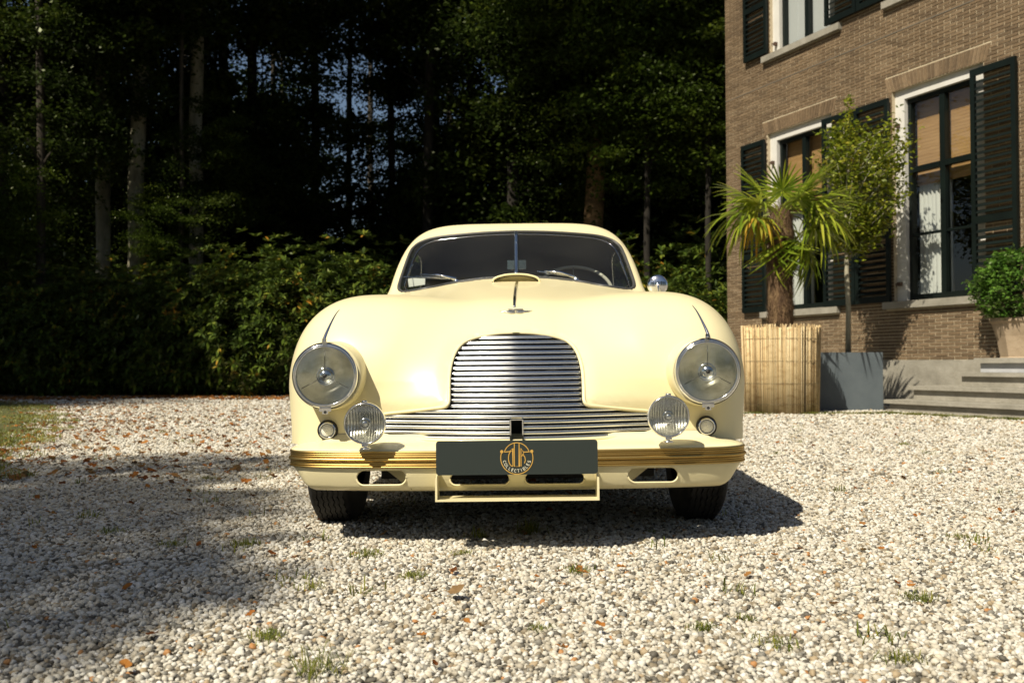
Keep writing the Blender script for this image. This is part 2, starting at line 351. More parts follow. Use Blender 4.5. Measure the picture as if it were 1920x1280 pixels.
def tree(name, x, y, label, group, h0, hs, crowns, tr=None, ts=1.0, rot=None, lean=0):
    """tree: trunk plus one or more crown masses (dx,dy,z,scale,mesh)"""
    t = empty(name, (x,y,0), (0,lean,rot if rot is not None else random.uniform(0,6.28)), label, 'tree', group)
    if tr is not None:
        o = link('trunk', tr, t); o.scale = (ts,ts,hs)
    for (dx,dy,z,s_,me) in crowns:
        if y > 20:
            q_ = Vector((x+dx, y+dy, z-CAMH)); u_ = 960+FPX*q_.x/q_.y; v_ = 680-FPX*q_.z/q_.y; rr_ = FPX*2.6*s_/q_.y
            if any((u_-a)**2+(v_-b)**2 < (r+rr_*.64)**2 for a,b,r in ((835,170,16),(700,350,8),(600,60,14))): continue
        c = link('crown', me, t, (dx,dy,z), (random.uniform(-.2,.2),random.uniform(-.2,.2),random.uniform(0,6.28))); c.scale = (s_, s_, s_*random.uniform(.85,1.15))
    return t
def px_x(u, Y): return at(u, 640, Y).x
rc = lambda L=crown_A: random.choice(L)
GW = 'woodland trees behind the drive'
named = [ # u, Y, trunk scale, label
 (250, 23.0, 1.05, 'tall beech with a pale sun dappled trunk, left of the two brightest trunks'),
 (368, 25.0, 1.0, 'tall beech with pale sunlit trunk, the right of the two brightest trunks'),
 (193, 24.0, .95, 'dark barked tree whose short sunlit stretch of trunk shows low at left'),
 (5, 22.5, .9, 'tree at the far left edge of the photo, mostly hidden in shade'),
 (800, 27.0, .75, 'slim dark trunked tree left of the car roof, below the blue gap of sky'),
 (737, 31.0, .6, 'thin dark tree just left of the blue gap of sky'),
 (478, 28.0, .8, 'dark trunked tree above the middle of the rhododendrons'),
 (880, 33.0, .55, 'thin far tree behind the roof of the car'),
 (960, 26.0, .9, 'dark tree straight above the car'),
 (590, 30.0, .7, 'thin shaded tree between hedge and blue gap of sky')]
for i, (u, Y, ts, lb) in enumerate(named):
    x = px_x(u, Y); cr = [(random.uniform(-.8,.8), random.uniform(-.6,1.0), random.uniform(8.0,9.5), random.uniform(.85,1.05), rc()),(random.uniform(-1.2,1.2), random.uniform(-.5,1.2), 12.5, 1.05, rc())]
    if i < 3: cr = [(1.4,1.6,9.8,.85,rc()),(-.8,2.2,12.6,1.0,rc())]
    if i in (4,6,8): cr.append((random.uniform(-1,1), 1.5, 5.6, .72, rc()))
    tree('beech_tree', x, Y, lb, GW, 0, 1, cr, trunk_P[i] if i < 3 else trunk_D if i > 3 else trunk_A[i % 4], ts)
# the tree wrapped in ivy, leaning, right of centre
t = tree('ivy_clad_tree', px_x(1092,23.5), 23.5, 'leaning ivy clad tree with reddish sunlit trunk above the car roof', GW, 0, 1, [(-.6,.6,8.6,.95,rc()),(1.2,.4,10.6,.95,rc()),(.2,1.5,6.2,.7,rc())], trunk_mesh('trunk', .26,.15,14,.15,14, mat('red_bark', rough=.9, build=noise_color([(.3,(.07,.045,.02)),(.5,(.20,.12,.05)),(.7,(.38,.24,.11))], 3, 8, .7, .9, 16))), 1.0, 0, R(3.5))
iv = RNG.uniform(size=(3800,2)); a_ = iv[:,0]*6.28; z_ = .3+iv[:,1]*9; rr_ = .28+RNG.random(3800)*.16; m_ = (np.sin(z_*2.1+a_*1.5)+np.sin(z_*5+a_)) > -.55
V, F = leaves(np.stack([np.cos(a_)*rr_, np.sin(a_)*rr_, z_], 1)[m_], .075, .8); link('ivy', fast_mesh('ivy', V, F, M_lf), t)
# sunlit trees at the right, ending behind the house corner
right = [(1215,21.5,[(0,0,7.0,.80,0),(1.2,.3,9.3,.9,0),(-1.4,.6,9.6,.8,0)],.8,'broad tree with bright sunlit sprays right above the car mirror'),
 (1330,20.5,[(.2,.2,6.3,.75,0),(-.6,.6,8.8,.85,0),(1.6,.8,8.0,.8,0)],.7,'leafy tree hiding behind the corner of the brick house'),
 (1140,24.5,[(.2,0,6.4,.8,1),(-.6,.5,9.6,.95,1)],.75,'tree between the ivy clad trunk and the sunlit right hand trees'),
 (1290,25.5,[(0,0,4.2,.72,1),(1.0,0,6.8,.9,1)],.6,'low branched tree seen above the lantern of the house')]
for u, Y, cr, ts, lb in right:
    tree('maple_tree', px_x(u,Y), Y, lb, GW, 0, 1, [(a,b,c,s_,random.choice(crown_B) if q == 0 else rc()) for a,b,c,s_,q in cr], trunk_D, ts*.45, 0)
# drooping lit branches at the far left
tree('low_branched_beech', px_x(60,20.8), 21.2, 'beech with low sunlit layered branches over the left end of the hedge', GW, 0, 1, [(-.8,-.3,3.9,.50,crown_B[0]),(-2.6,.2,4.4,.55,crown_B[1]),(.4,.9,6.8,.7,rc())], trunk_A[2], .5, 0)
tree('low_branched_beech', px_x(330,22), 22.3, 'small beech with a few bright twigs behind the tallest rhododendrons', GW, 0, 1, [(-.4,-.2,3.6,.34,crown_B[1]),(.6,.3,5.0,.42,rc())], trunk_A[3], .28, 0)
# the depth of the wood: rows of further trees, closing the view
k = 0
bands = [(29,3.0,(4.8,9.0)),(34,3.2,(3.4,8.0)),(40,3.4,(2.8,7.0))]
GAPS = ((835,165,40),(650,390,30),(605,70,45),(40,80,32),(130,60,28),(700,330,30),(430,180,20),(900,120,22),(1010,130,20),(1230,60,26),(640,250,22))
def in_gap(x, y, z, rad):
    q = Vector((x,y,z)); d = q-Vector((0,0,CAMH)); u = 960+FPX*d.x/d.y; v = 680-FPX*d.z/d.y
    return any((u-a)**2+(v-b)**2 < (r+FPX*rad*.45/d.y)**2 for a,b,r in GAPS)
for Y, st, zs in bands:
    x = -Y*1.0
    while x < Y*.40:
        xx = x+random.uniform(-.8,.8); yy = Y+random.uniform(-1.5,1.5); cr = []
        for z in zs:
            s_ = random.uniform(.8,1.15); zz_ = z+random.uniform(-1,1)
            if not in_gap(xx, yy, zz_, 2.5*s_): cr.append((0,0,zz_,s_,rc()))
        if cr: tree('woodland_tree', xx, yy, 'shaded tree standing deep in the wood beyond the rhododendrons', 'trees deep in the wood', 0, 1, cr, trunk_A[k % 4], random.uniform(.5,.9))
        x += st; k += 1
# trees out of frame on the left and behind the camera: they cast the shade on hedge and drive
GS = 'tall trees beside the drive that throw the shade'
KS = math.cos(SUN_EL)/math.sin(SUN_EL)
def over(sx, sy, h): return (sx+TS.x*KS*h, sy+TS.y*KS*h)      # where a crown at height h stands to shade the ground at (sx, sy)
ox_, oy_ = -10.3, -4.3; cr = []
for (sx,sy,h,s_) in [(-1.5,3.0,10.5,.26),(-1.2,2.75,10.8,.19),(-2.2,2.7,10.8,.36),(-2.4,3.8,11.0,.40),(-1.6,3.7,10.9,.26),(-2.7,5.0,11.2,.40),(-1.8,4.5,10.6,.26),(-1.75,5.3,10.2,.18),(-1.7,2.2,10.9,.22),(-3.6,3.8,11.4,.50),(-3.9,5.4,10.6,.36),(-2.6,2.1,10.2,.30),(-5.2,4.4,11.5,.65),(-3.6,2.0,11,.45)]:
    x, y = over(sx, sy, h); cr.append((x-ox_, y-oy_, h, s_, random.choice(crown_M) if s_ > .24 else crown_S[0]))
for (sx,sy,h,s_) in [(-.95,2.75,10.2,.14),(-.9,2.45,11,.10),(-1.15,3.3,10.6,.13),(-1.25,2.2,10.6,.15),(-1.35,4.1,10.6,.12),(-2.6,6.1,11.0,.24),(-1.4,1.9,10.4,.18),(-1.9,1.6,10.8,.26),(-3.0,3.2,11.8,.4),(-2.0,4.2,12,.3),(-4.2,6.4,10.8,.3),(-1.9,5.9,10.8,.18),(-1.5,5.9,11.6,.14)]:
    x, y = over(sx, sy, h); cr.append((x-ox_, y-oy_, h, s_, crown_S[1]))
tree('shade_tree', ox_, oy_, 'tall tree beside the drive outside the picture, casting shade on the gravel at left', GS, 0, 1, cr, trunk_A[0], .9, 0)
for (x,y,z,s_) in [(-15.7,11.4,12,.9),(-13.9,11.6,12.5,.8),(-17.5,12,10.5,.9),(-12.3,11.8,12.0,.55),(-17.5,9.5,12.5,1.0),(-17,6,12,1.2),(-19,12,12.5,1.3),(-20,17,10,1.3),(-22,9,9,1.3),(-18,1,11,1.1),(-1.0,18,13.5,.8),(-9,17.5,14,.8),(-4.5,16,12.8,.85),(-7,15,12.8,.8),(1.5,17,13.5,.8)]:  # unseen crowns added to darken the wood; those above the frame lack trunks
    tree('shade_tree', x, y, 'tree crown outside the picture, added to shade the wood', GS, 0, 1, [(0,0,z,s_,rc())]+([(0,0,z+3,s_*.9,rc())] if s_ > .95 else []), trunk_A[0] if (abs(x) > .62*y+1 ) else None, .9, 0)
for (x,y) in [(-6,-22),(2,-24),(9,-21),(16,-18),(-14,-20),(22,-12),(-20,-15)]:
    tree('shade_tree', x, y, 'tall tree beside the drive outside the picture, casting shade on the gravel', GS, 0, 1, [(0,0,4.5,1.3,rc()),(0,0,9,1.3,rc())], trunk_A[0], .9)

# ---- rhododendrons
def bush_mesh(name, rx, ry, h, nwhorl, L, m, W_=.34, per=9):
    P = []; D = []
    for k in range(nwhorl):
        a = RNG.uniform(0,2*math.pi); e = math.asin(RNG.uniform(-.75,1)); r = RNG.uniform(.68,1.08)*(1+.13*math.sin(4*a+2*e)+.11*math.sin(9*a+5*e)+(.12 if RNG.random() < .06 else 0))
        c = np.array([math.cos(a)*math.cos(e)*rx, math.sin(a)*math.cos(e)*ry, h*.42+math.sin(e)*h*.58])*np.array([r,r,r]); c[2] = max(c[2], .08+.3*RNG.random())
        out = np.array([math.cos(a)*math.cos(e), math.sin(a)*math.cos(e), math.sin(e)+.5]); out /= np.linalg.norm(out)
        t1 = np.cross(out,[0,0,1.]); t1 /= np.linalg.norm(t1)+1e-9; t2 = np.cross(out,t1)
        for j in range(per):
            b = 2*math.pi*j/per+RNG.uniform(-.3,.3); P.append(c); D.append((t1*math.cos(b)+t2*math.sin(b))*1.0+out*RNG.uniform(.1,.9))
    D = np.array(D); P = np.array(P); n = len(P); d = D+RNG.normal(size=(n,3))*.12; d /= np.linalg.norm(d,axis=1)[:,None]
    nn = RNG.normal(size=(n,3))*.3+np.array([0,0,1.]); s_ = np.cross(d,nn); s_ /= np.maximum(np.linalg.norm(s_,axis=1)[:,None],1e-6); u_ = np.cross(s_,d)
    Ls = (L*RNG.uniform(.7,1.2,n))[:,None]; Ws = Ls*W_
    V = np.stack([P, P+d*Ls*.5+s_*Ws*.5+u_*Ws*.15, P+d*Ls-np.array([0,0,1])*Ls*.12, P+d*Ls*.5-s_*Ws*.5+u_*Ws*.15],1).reshape(-1,3)
    return fast_mesh(name, V, (np.arange(n)*4)[:,None]+np.arange(4)[None], m)
rh = [bush_mesh('foliage', 1.35, 1.1, 2.4, 1900, .155, M_rhodo) for _ in range(3)]
stems = MB()
for k in range(9):
    a = random.uniform(0,6.28); stems.tube([(math.cos(a)*.15,math.sin(a)*.15,0),(math.cos(a)*.45,math.sin(a)*.4,.8),(math.cos(a)*.8,math.sin(a)*.7,1.7)], [.03,.025,.012], 6)
stem_me = stems.mesh('stems', M_bark)
rl = ['shaded rhododendron at the left end of the hedge','dark rhododendron second from the left end of the hedge','low dark rhododendron below the two pale trunks','shaded rhododendron left of the taller bushes','rhododendron where the hedge starts to rise towards the car',
 'tall rhododendron with yellowing leaves at its top, left of the car','sunlit rhododendron with orange leaves beside the left wing of the car','rhododendron right behind the left wing of the car','rhododendron behind the windscreen pillar of the car','shaded rhododendron hidden behind the car bonnet',
 'rhododendron under the trees between car mirror and house','dark rhododendron beside the house corner lantern']
spots = [(-30,19.6,.86),(60,19.9,.83),(150,19.5,.88),(240,19.8,.90),(330,19.4,.93),(425,19.3,.96),(510,19.1,1.04),(600,19.3,1.02),(690,19.5,1.05),(800,19.8,1.0),(1215,20.0,.86),(1310,19.4,.84)]
for i, ((u, Y, s_), lb) in enumerate(zip(spots, rl)):
    t = empty('rhododendron_bush', (px_x(u,Y), Y, 0), (0,0,random.uniform(0,6.28)), lb, 'bush', 'rhododendron hedge along the drive'); t.scale = (s_,s_,s_)
    link('foliage', rh[i % 3], t); link('stems', stem_me, t)
for i,(u,Y,s_) in enumerate([(0,21.6,1.0),(110,21.8,1.0),(230,21.6,1.0),(350,21.8,1.05),(470,21.4,1.05),(590,21.4,1.05),(1270,22.5,1.3),(1380,22,1.3),(900,22,1.1),(1000,22,1.1),(1100,22,1.15)]):
    t = empty('rhododendron_bush', (px_x(u,Y), Y, 0), (0,0,random.uniform(0,6.28)), 'rhododendron in the shaded second row behind the hedge', 'bush', 'second row of rhododendrons'); t.scale = (s_,s_,s_)
    link('foliage', rh[(i+1) % 3], t)
# ================================================================ THE HOUSE
p0 = at(1676,640,13.4); p0.z = 0
_d = ray(165, 682.8); HE = -Vector((_d.x,_d.y,0)).normalized(); HN = Vector((-HE.y*-1*-1, 0, 0)); HN = Vector((HE.y, -HE.x, 0))
if HN.dot(Vector((0,-1,0)))+HN.dot(Vector((-1,0,0))) < 0: HN = -HN
def hp(s_, n_, h): return p0+HE*s_+HN*n_+Vector((0,0,h))
house = empty('brick_house', p0, (0,0,math.atan2(HE.y, HE.x)), 'brown brick house with dark green louvred shutters and white window frames at the right', 'house')
# local frame: x = s along the wall (towards the viewer), y = into the house, z = up ... HN is -y
sgn = -1 if abs((Matrix.Rotation(math.atan2(HE.y,HE.x),3,'Z') @ Vector((0,-1,0)) - HN).length) < 1e-3 else 1
def lp(s_, n_, h): return (s_, sgn*n_, h)
def hbox(mb, s0, s1, n0, n1, h0, h1):
    a, b = sorted((sgn*n0, sgn*n1)); mb.box((s0,a,h0),(s1,b,h1)); return mb
def hpart(name, mb, m, parent=None, smooth=False): return mb.build(name, m, parent or house, smooth)
M_brick = mat('brick', rough=.85, build=noise_color([(.22,(.16,.095,.060)),(.42,(.245,.155,.098)),(.6,(.31,.205,.135)),(.78,(.40,.28,.19))], 5.5, 6, .75, .35, 60, rnd=.0))
def brickvar(n, b):
    tc = N(n,'ShaderNodeTexCoord'); ge = N(n,'ShaderNodeNewGeometry'); oi = N(n,'ShaderNodeObjectInfo')
    ad = N(n,'ShaderNodeMath', operation='ADD'); n.links.new(ge.outputs['Random Per Island'], ad.inputs[0]); n.links.new(oi.outputs['Random'], ad.inputs[1])
    fr = N(n,'ShaderNodeMath', operation='FRACT'); n.links.new(ad.outputs[0], fr.inputs[0])
    r = ramp(n, [(0,(.145,.100,.058)),(.25,(.175,.121,.070)),(.55,(.20,.139,.080)),(.85,(.225,.159,.094)),(1,(.26,.187,.115))]); n.links.new(fr.outputs[0], r.inputs[0])
    t = N(n,'ShaderNodeTexNoise', i_Scale=25, i_Detail=6); n.links.new(tc.outputs['Object'], t.inputs['Vector']); r2 = ramp(n, [(.3,(.7,.7,.7)),(.7,(1.1,1.1,1.1))]); n.links.new(t.outputs['Fac'], r2.inputs[0])
    t3 = N(n,'ShaderNodeTexNoise', i_Scale=.8, i_Detail=5); n.links.new(tc.outputs['Object'], t3.inputs['Vector']); r3 = ramp(n, [(.3,(.80,.78,.76)),(.7,(1.08,1.06,1.03))]); n.links.new(t3.outputs['Fac'], r3.inputs[0])
    mx = N(n,'ShaderNodeMixRGB', blend_type='MULTIPLY'); mx.inputs[0].default_value = 1; n.links.new(r.outputs[0], mx.inputs[1]); n.links.new(r2.outputs[0], mx.inputs[2])
    m2 = N(n,'ShaderNodeMixRGB', blend_type='MULTIPLY'); m2.inputs[0].default_value = 1; n.links.new(mx.outputs[0], m2.inputs[1]); n.links.new(r3.outputs[0], m2.inputs[2]); n.links.new(m2.outputs[0], b.inputs['Base Color'])
M_brick = mat('brown_brick', rough=.85, build=brickvar)
M_mortar = mat('mortar', rough=.95, build=noise_color([(.3,(.48,.40,.27)),(.7,(.60,.51,.36))], 6, 8, .7, .4, 60))
M_stone = mat('grey_stone', rough=.8, build=noise_color([(.25,(.20,.185,.15)),(.5,(.31,.29,.24)),(.75,(.42,.395,.34))], 3.5, 8, .7, .35, 40))
M_white = mat('white_woodwork', rough=.5, build=noise_color([(.3,(.62,.61,.56)),(.7,(.74,.73,.69))], 2.5, 6, .6))
M_green = mat('dark_green_paint', (.008,.018,.014), .5, spec=.3, build=noise_color([(.3,(.002,.005,.0045)),(.7,(.0045,.010,.0085))], 3, 5))
M_pane = glassy('window_glass', (.80,.82,.80), 1.0, .0, 1.5)
WIN = [(-2.66,-1.17,1.41,4.24),(.02,1.51,1.41,4.24),(-2.57,-1.08,5.49,8.0),(.06,1.55,5.49,8.0),(3.0,4.3,.66,4.24)]
S0, S1, HT = -3.78, 6.0, 8.6
# wall shell: mortar-coloured core with real openings
mb = MB()
xs = sorted({S0,S1}|{w[0] for w in WIN}|{w[1] for w in WIN}); hs_ = sorted({.629,HT}|{w[2] for w in WIN}|{w[3] for w in WIN})
for a, b in zip(xs, xs[1:]):
    for c, d in zip(hs_, hs_[1:]):
        cx, cz = (a+b)/2, (c+d)/2
        if any(w[0] < cx < w[1] and w[2] < cz < w[3] for w in WIN): continue
        mb.add([lp(a,0,c),lp(b,0,c),lp(b,0,d),lp(a,0,d)], [(0,1,2,3)])
for w in WIN:
    a,b,c,d = w; D = -.32
    for q in ([(a,0,c),(a,D,c),(a,D,d),(a,0,d)],[(b,0,c),(b,0,d),(b,D,d),(b,D,c)],[(a,0,d),(a,D,d),(b,D,d),(b,0,d)],[(a,0,c),(b,0,c),(b,D,c),(a,D,c)]): mb.add([lp(*v) for v in q], [(0,1,2,3)])
mb.add([lp(S0,0,0),lp(S0,0,HT),lp(S0,-9,HT),lp(S0,-9,0)], [(0,1,2,3)]); mb.add([lp(S1,0,0),lp(S1,-9,0),lp(S1,-9,HT),lp(S1,0,HT)], [(0,1,2,3)]); mb.add([lp(S0,-9,0),lp(S0,-9,HT),lp(S1,-9,HT),lp(S1,-9,0)], [(0,1,2,3)])
hpart('wall', mb, M_mortar)
mb = MB(); ov = .45; R0 = [lp(S0-ov,ov,HT),lp(S1+ov,ov,HT),lp(S1+ov,-9-ov,HT),lp(S0-ov,-9-ov,HT)]; T0_ = [lp(S0+3.5,-4.5,HT+3.2),lp(S1-3.5,-4.5,HT+3.2)]
mb.add(R0+T0_, [(0,1,5,4),(1,2,5),(2,3,4,5),(3,0,4)]); hbox(mb, S0-ov,S1+ov,ov,-9-ov,HT-.18,HT-.002); hpart('roof', mb, mat('roof_tile', rough=.7, build=noise_color([(.3,(.05,.05,.05)),(.7,(.10,.095,.09))], 8)))
# bricks
BL, BH, JT = .200, .0440, .0105
ARCH = [(w[0]-.10, w[1]+.10, w[3], w[3]+.205) for w in WIN[:2]]
single = []; rest = []
row = 0; h = .633
cam_s = (Vector((0,0,0))-p0).dot(HE); cam_n = (Vector((0,0,0))-p0).dot(HN)
while h < 7.3:
    off = (row % 2)*.1; s_ = S0-.0+ (0 if row % 2 == 0 else -.1)
    while s_ < S1:
        a, b = max(s_, S0)+JT/2, min(s_+BL, S1)-JT/2
        s_ += BL
        if b-a < .02: continue
        segs = [(a,b)]
        for (w0,w1,wb,wt) in WIN:
            if h+BH > wb-.10 and h < wt:
                e0, e1 = (w0-.15, w1+.15) if h+BH > wb-.10 and h < wb+.002 and wb > 1 else (w0, w1)
                ns = []
                for (p,q) in segs:
                    if q <= e0 or p >= e1: ns.append((p,q)); continue
                    if p < e0: ns.append((p,e0-.002))
                    if q > e1: ns.append((e1+.002,q))
                segs = ns
        for (w0,w1,wb,wt) in ARCH:
            if h+BH > wb+.002 and h+BH/2 < wt:
                t = (h-wb)/(wt-wb); e0, e1 = w0+.06-.10*t, w1-.06+.10*t; ns = []
                for (p,q) in segs:
                    if q <= e0 or p >= e1: ns.append((p,q)); continue
                    if p < e0: ns.append((p,e0))
                    if q > e1: ns.append((e1,q))
                segs = ns
        for (p,q) in segs:
            if q-p < .015: continue
            if 5.022 < h+BH/2 < 5.05 and False: continue
            pr = .006+random.uniform(-.0015,.002)
            d = math.hypot(s_-cam_s, cam_n); sz = (q-p)/d**2
            # does the photograph see it?  (rough frame test)
            wpt = hp((p+q)/2, 0, h); uu = 960+FPX*wpt.x/wpt.y; vv = 680-FPX*(wpt.z-CAMH)/wpt.y
            vis = 1330 < uu < 1925 and -10 < vv < 690 and not (1850 < uu and 560 < vv < 670) and not (1520 < uu < 1720 and 210 < vv < 470)
            (single if vis and (q-p) > .18 else rest).append((sz, p, q, h, pr))
    h += BH; row += 1
single.sort(reverse=True); rest += single[300:]; single = single[:300]
me = MB(); me.box((-(BL-JT)/2, -.006, -(BH-JT)/2), ((BL-JT)/2, .004, (BH-JT)/2)); bm_ = me.mesh('brick', M_brick)
for (_, p, q, h, pr) in single:
    o = link('brick', bm_, house, lp((p+q)/2, pr-.006, h+BH/2)); o.scale = ((q-p)/(BL-JT),1,1)
mb = MB()
for (_, p, q, h, pr) in rest:
    y0_, y1_ = lp(0,pr,0)[1], lp(0,-.003,0)[1]; z0, z1 = h+JT/2, h+BH-JT/2
    mb.add([(p,y0_,z0),(q,y0_,z0),(q,y0_,z1),(p,y0_,z1),(p,y1_,z0),(q,y1_,z0),(q,y1_,z1),(p,y1_,z1)], [(0,1,2,3),(3,2,6,7),(0,4,5,1),(0,3,7,4),(1,5,6,2)])
o = hpart('brickwork', mb, M_brick); o['kind'] = 'stuff'
mb = MB()
for (w0,w1,wb,wt) in ARCH:        # fanned soldier course above each window
    n_ = 28
    for k in range(n_):
        a0 = w0+.045+(w1-w0-.09)*k/n_; a1 = w0+.045+(w1-w0-.09)*(k+1)/n_-.009; f = lambda a: a+(a-(w0+w1)/2)*.09
        z0 = wb+.012*math.sin(math.pi*(k+.5)/n_)
        V = [lp(a0,.008,z0),lp(a1,.008,z0),lp(f(a1),.008,wt-.004),lp(f(a0),.008,wt-.004)]; V2 = [(v[0],lp(0,-.003,0)[1],v[2]) for v in V]
        mb.add(V+V2, [(0,1,2,3),(3,2,6,7),(0,4,5,1),(0,3,7,4),(1,5,6,2)])
o = hpart('arch_brickwork', mb, M_brick); o['kind'] = 'stuff'
mb = MB(); hbox(mb, S0,S1,.0,.0105,5.026,5.040); hpart('string_course', mb, mat('lead_strip',(.15,.13,.10),.7))
mb = MB(); hbox(mb, S0-.02,S1+.01,-.001,.035,-.05,.629); hpart('plinth', mb, M_stone)
# windows
M_blind = mat('tan_blind', rough=.9, build=noise_color([(.3,(.46,.26,.10)),(.7,(.60,.36,.16))], 3, 4, stretch=(1,1,6)))
M_curtain = mat('white_curtain', (.75,.76,.74), .9)
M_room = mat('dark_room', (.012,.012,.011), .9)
def curtain(s0, s1, h0, h1, n0=-.36):
    V = []; F = []; m_ = 44
    for i in range(m_+1):
        s_ = s0+(s1-s0)*i/m_; n_ = n0+.022*math.sin(i*1.15)+.01*math.sin(i*2.9)
        V += [lp(s_,n_,h0),lp(s_,n_,h1)]
    for i in range(m_): a = i*2; F.append((a,a+2,a+3,a+1))
    return V, F
for wi, (a,b,c,d) in enumerate(WIN[:4]):
    upper = wi > 1
    wn = MB(); J = .165; hbox(wn, a+.001,a+J,-.13,-.05,c,d-.001); hbox(wn, b-J,b-.001,-.13,-.05,c,d-.001); hbox(wn, a+J,b-J,-.13,-.05,d-.125,d-.001)
    w_ = hpart('window', wn, M_white); x0, x1, z0, z1 = a+J, b-J, c+.001, d-.125
    fr = MB(); hbox(fr,x0+.001,x0+.055,-.19,-.11,z0,z1-.001); hbox(fr,x1-.055,x1-.001,-.19,-.11,z0,z1-.001); hbox(fr,x0+.055,x1-.055,-.19,-.11,z1-.06,z1-.001); hbox(fr,x0+.055,x1-.055,-.19,-.10,z0,z0+.085)
    xm = (x0+x1)/2; hbox(fr,xm-.042,xm+.042,-.185,-.105,z0+.085,z1-.06)
    tr = z0+(z1-z0)*.645; mu = z0+(z1-z0)*.325
    if not upper:
        for (u0,u1) in ((x0+.055,xm-.042),(xm+.042,x1-.055)): hbox(fr,u0,u1,-.19,-.095,tr-.035,tr+.035); hbox(fr,u0,u1,-.178,-.12,mu-.016,mu+.016)
    else:
        tr = z0+.98
        for (u0,u1) in ((x0+.055,xm-.042),(xm+.042,x1-.055)): hbox(fr,u0,u1,-.178,-.12,tr-.016,tr+.016)
    hpart('window_frame', fr, M_green if not upper else M_green, w_)
    rows = [(z0+.085,mu-.016),(mu+.016,tr-.035),(tr+.035,z1-.06)] if not upper else [(z0+.085,tr-.016),(tr+.016,z1-.06)]
    for (u0,u1) in ((x0+.055,xm-.042),(xm+.042,x1-.055)):
        for (r0,r1) in rows:
            yj = -.150+random.uniform(-.002,.002); pm = MB(); pm.add([lp(u0,yj,r0),lp(u1,yj,r0),lp(u1,yj+random.uniform(-.002,.002),r1),lp(u0,yj,r1)], [(0,1,2,3)]); hpart('pane', pm, M_pane, w_)
    sl_ = MB(); hbox(sl_, a-.15,b+.15,-.049,.075,c-.095,c-.001); hbox(sl_, a+.001,b-.001,-.30,-.0495,c-.095,c-.0015); hpart('sill', sl_, M_stone, w_)
    if not upper:
        bl = MB(); 
        for k in range(26):
            t0, t1 = k/26, (k+1)/26; zt, zb_ = z1-.02, tr-.20
            za = zt+(zb_-zt)*t0; zc = zt+(zb_-zt)*t1+.002; hbox(bl, x0+.01,x1-.01,-.262-.004*(k%2),-.255,zc,za)
        hpart('blind', bl, M_blind, w_)
        V, F = curtain(x0-.0, xm-.03, z0, tr-.12, -.31); obj('curtain', V, F, M_curtain, w_, True)
        V, F = curtain(x1-.10, x1+.0, z0, tr-.12, -.31); obj('curtain', V, F, M_curtain, w_, True)
    else:
        ip = MB()
        for (u0,u1) in ((x0,xm-.01),(xm+.01,x1)):
            hbox(ip,u0,u1,-.225,-.205,z0,z1-.3)
            w2 = (u1-u0)/2
            for q in range(2): hbox(ip,u0+.05+q*(w2-.015),u0+w2-.03+q*(w2-.015),-.205,-.197,z0+.12,z0+1.05); hbox(ip,u0+.05+q*(w2-.015),u0+w2-.03+q*(w2-.015),-.205,-.197,z0+1.15,z1-.4)
        hpart('inner_shutter', ip, mat('white_panel',(.74,.76,.78),.5), w_)
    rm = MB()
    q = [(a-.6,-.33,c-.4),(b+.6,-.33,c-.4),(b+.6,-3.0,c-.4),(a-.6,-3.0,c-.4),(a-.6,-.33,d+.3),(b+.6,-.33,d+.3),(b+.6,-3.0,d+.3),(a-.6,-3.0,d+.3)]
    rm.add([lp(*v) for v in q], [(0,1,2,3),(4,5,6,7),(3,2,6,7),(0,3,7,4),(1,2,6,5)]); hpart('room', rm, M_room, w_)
dm = MB(); a, b, c, d = WIN[4]; hbox(dm, a+.002,a+.14,-.15,-.05,c,d-.002); hbox(dm, b-.14,b-.002,-.15,-.05,c,d-.002); hbox(dm, a+.14,b-.14,-.15,-.05,d-.14,d-.002); df = hpart('door_frame', dm, M_white)
dm = MB(); hbox(dm, a+.14,b-.14,-.20,-.14,c,d-.14)
for (z0_, z1_) in ((c+.15,c+1.0),(c+1.15,c+2.3),(c+2.45,d-.3)):
    for (u0,u1) in ((a+.22,(a+b)/2-.05),((a+b)/2+.05,b-.22)): hbox(dm, u0,u1,-.14,-.125,z0_,z1_)
do = hpart('door', dm, M_green); dm = MB(); dm.tube([lp((a+b)/2-.02,-.12,c+1.05),lp((a+b)/2-.02,-.07,c+1.05)], .02, 10); hpart('handle', dm, mat('door_brass',(.5,.36,.14),.3,1.0), do)
# shutters
def shutter(s0, s1, c, d, mid=None, rz=0):
    hinge_n = .040
    fr = MB(); T = .040; W2 = .062; n0, n1 = hinge_n, hinge_n+T
    hbox(fr,s0,s0+W2,n0,n1,c,d); hbox(fr,s1-W2,s1,n0,n1,c,d); hbox(fr,s0+W2,s1-W2,n0,n1,c,c+.09); hbox(fr,s0+W2,s1-W2,n0,n1,d-.08,d)
    mid = mid or c+(d-c)*.33; hbox(fr,s0+W2,s1-W2,n0,n1,mid-.045,mid+.045)
    sh = hpart('shutter', fr, M_green)
    sm = MB(); w = s1-s0-2*W2; y0_, y1_ = lp(0,n0+.003,0)[1], lp(0,n1-.001,0)[1]
    # blade slopes down and outwards
    V = [(-w/2,y0_,.018),(w/2,y0_,.018),(w/2,y1_,-.018),(-w/2,y1_,-.018)]; V += [(x,y,z+.008) for x,y,z in V]
    sm.add(V, [(0,1,2,3),(7,6,5,4),(0,4,5,1),(1,5,6,2),(2,6,7,3),(3,7,4,0)]); sme = sm.mesh('slat', M_green)
    z = c+.09+.045
    while z < d-.08-.02:
        if abs(z-mid) > .075: link('slat', sme, sh, (s0+W2+w/2, 0, z))
        z += .079
    hm = MB()
    for zz_ in (c+.35, d-.35): hbox(hm, s1 if s0 < -.0 else s0, (s1 if s0 < 0 else s0)+.03, .0, .03, zz_, zz_+.05)
    return sh
c, d = 1.41, 4.16
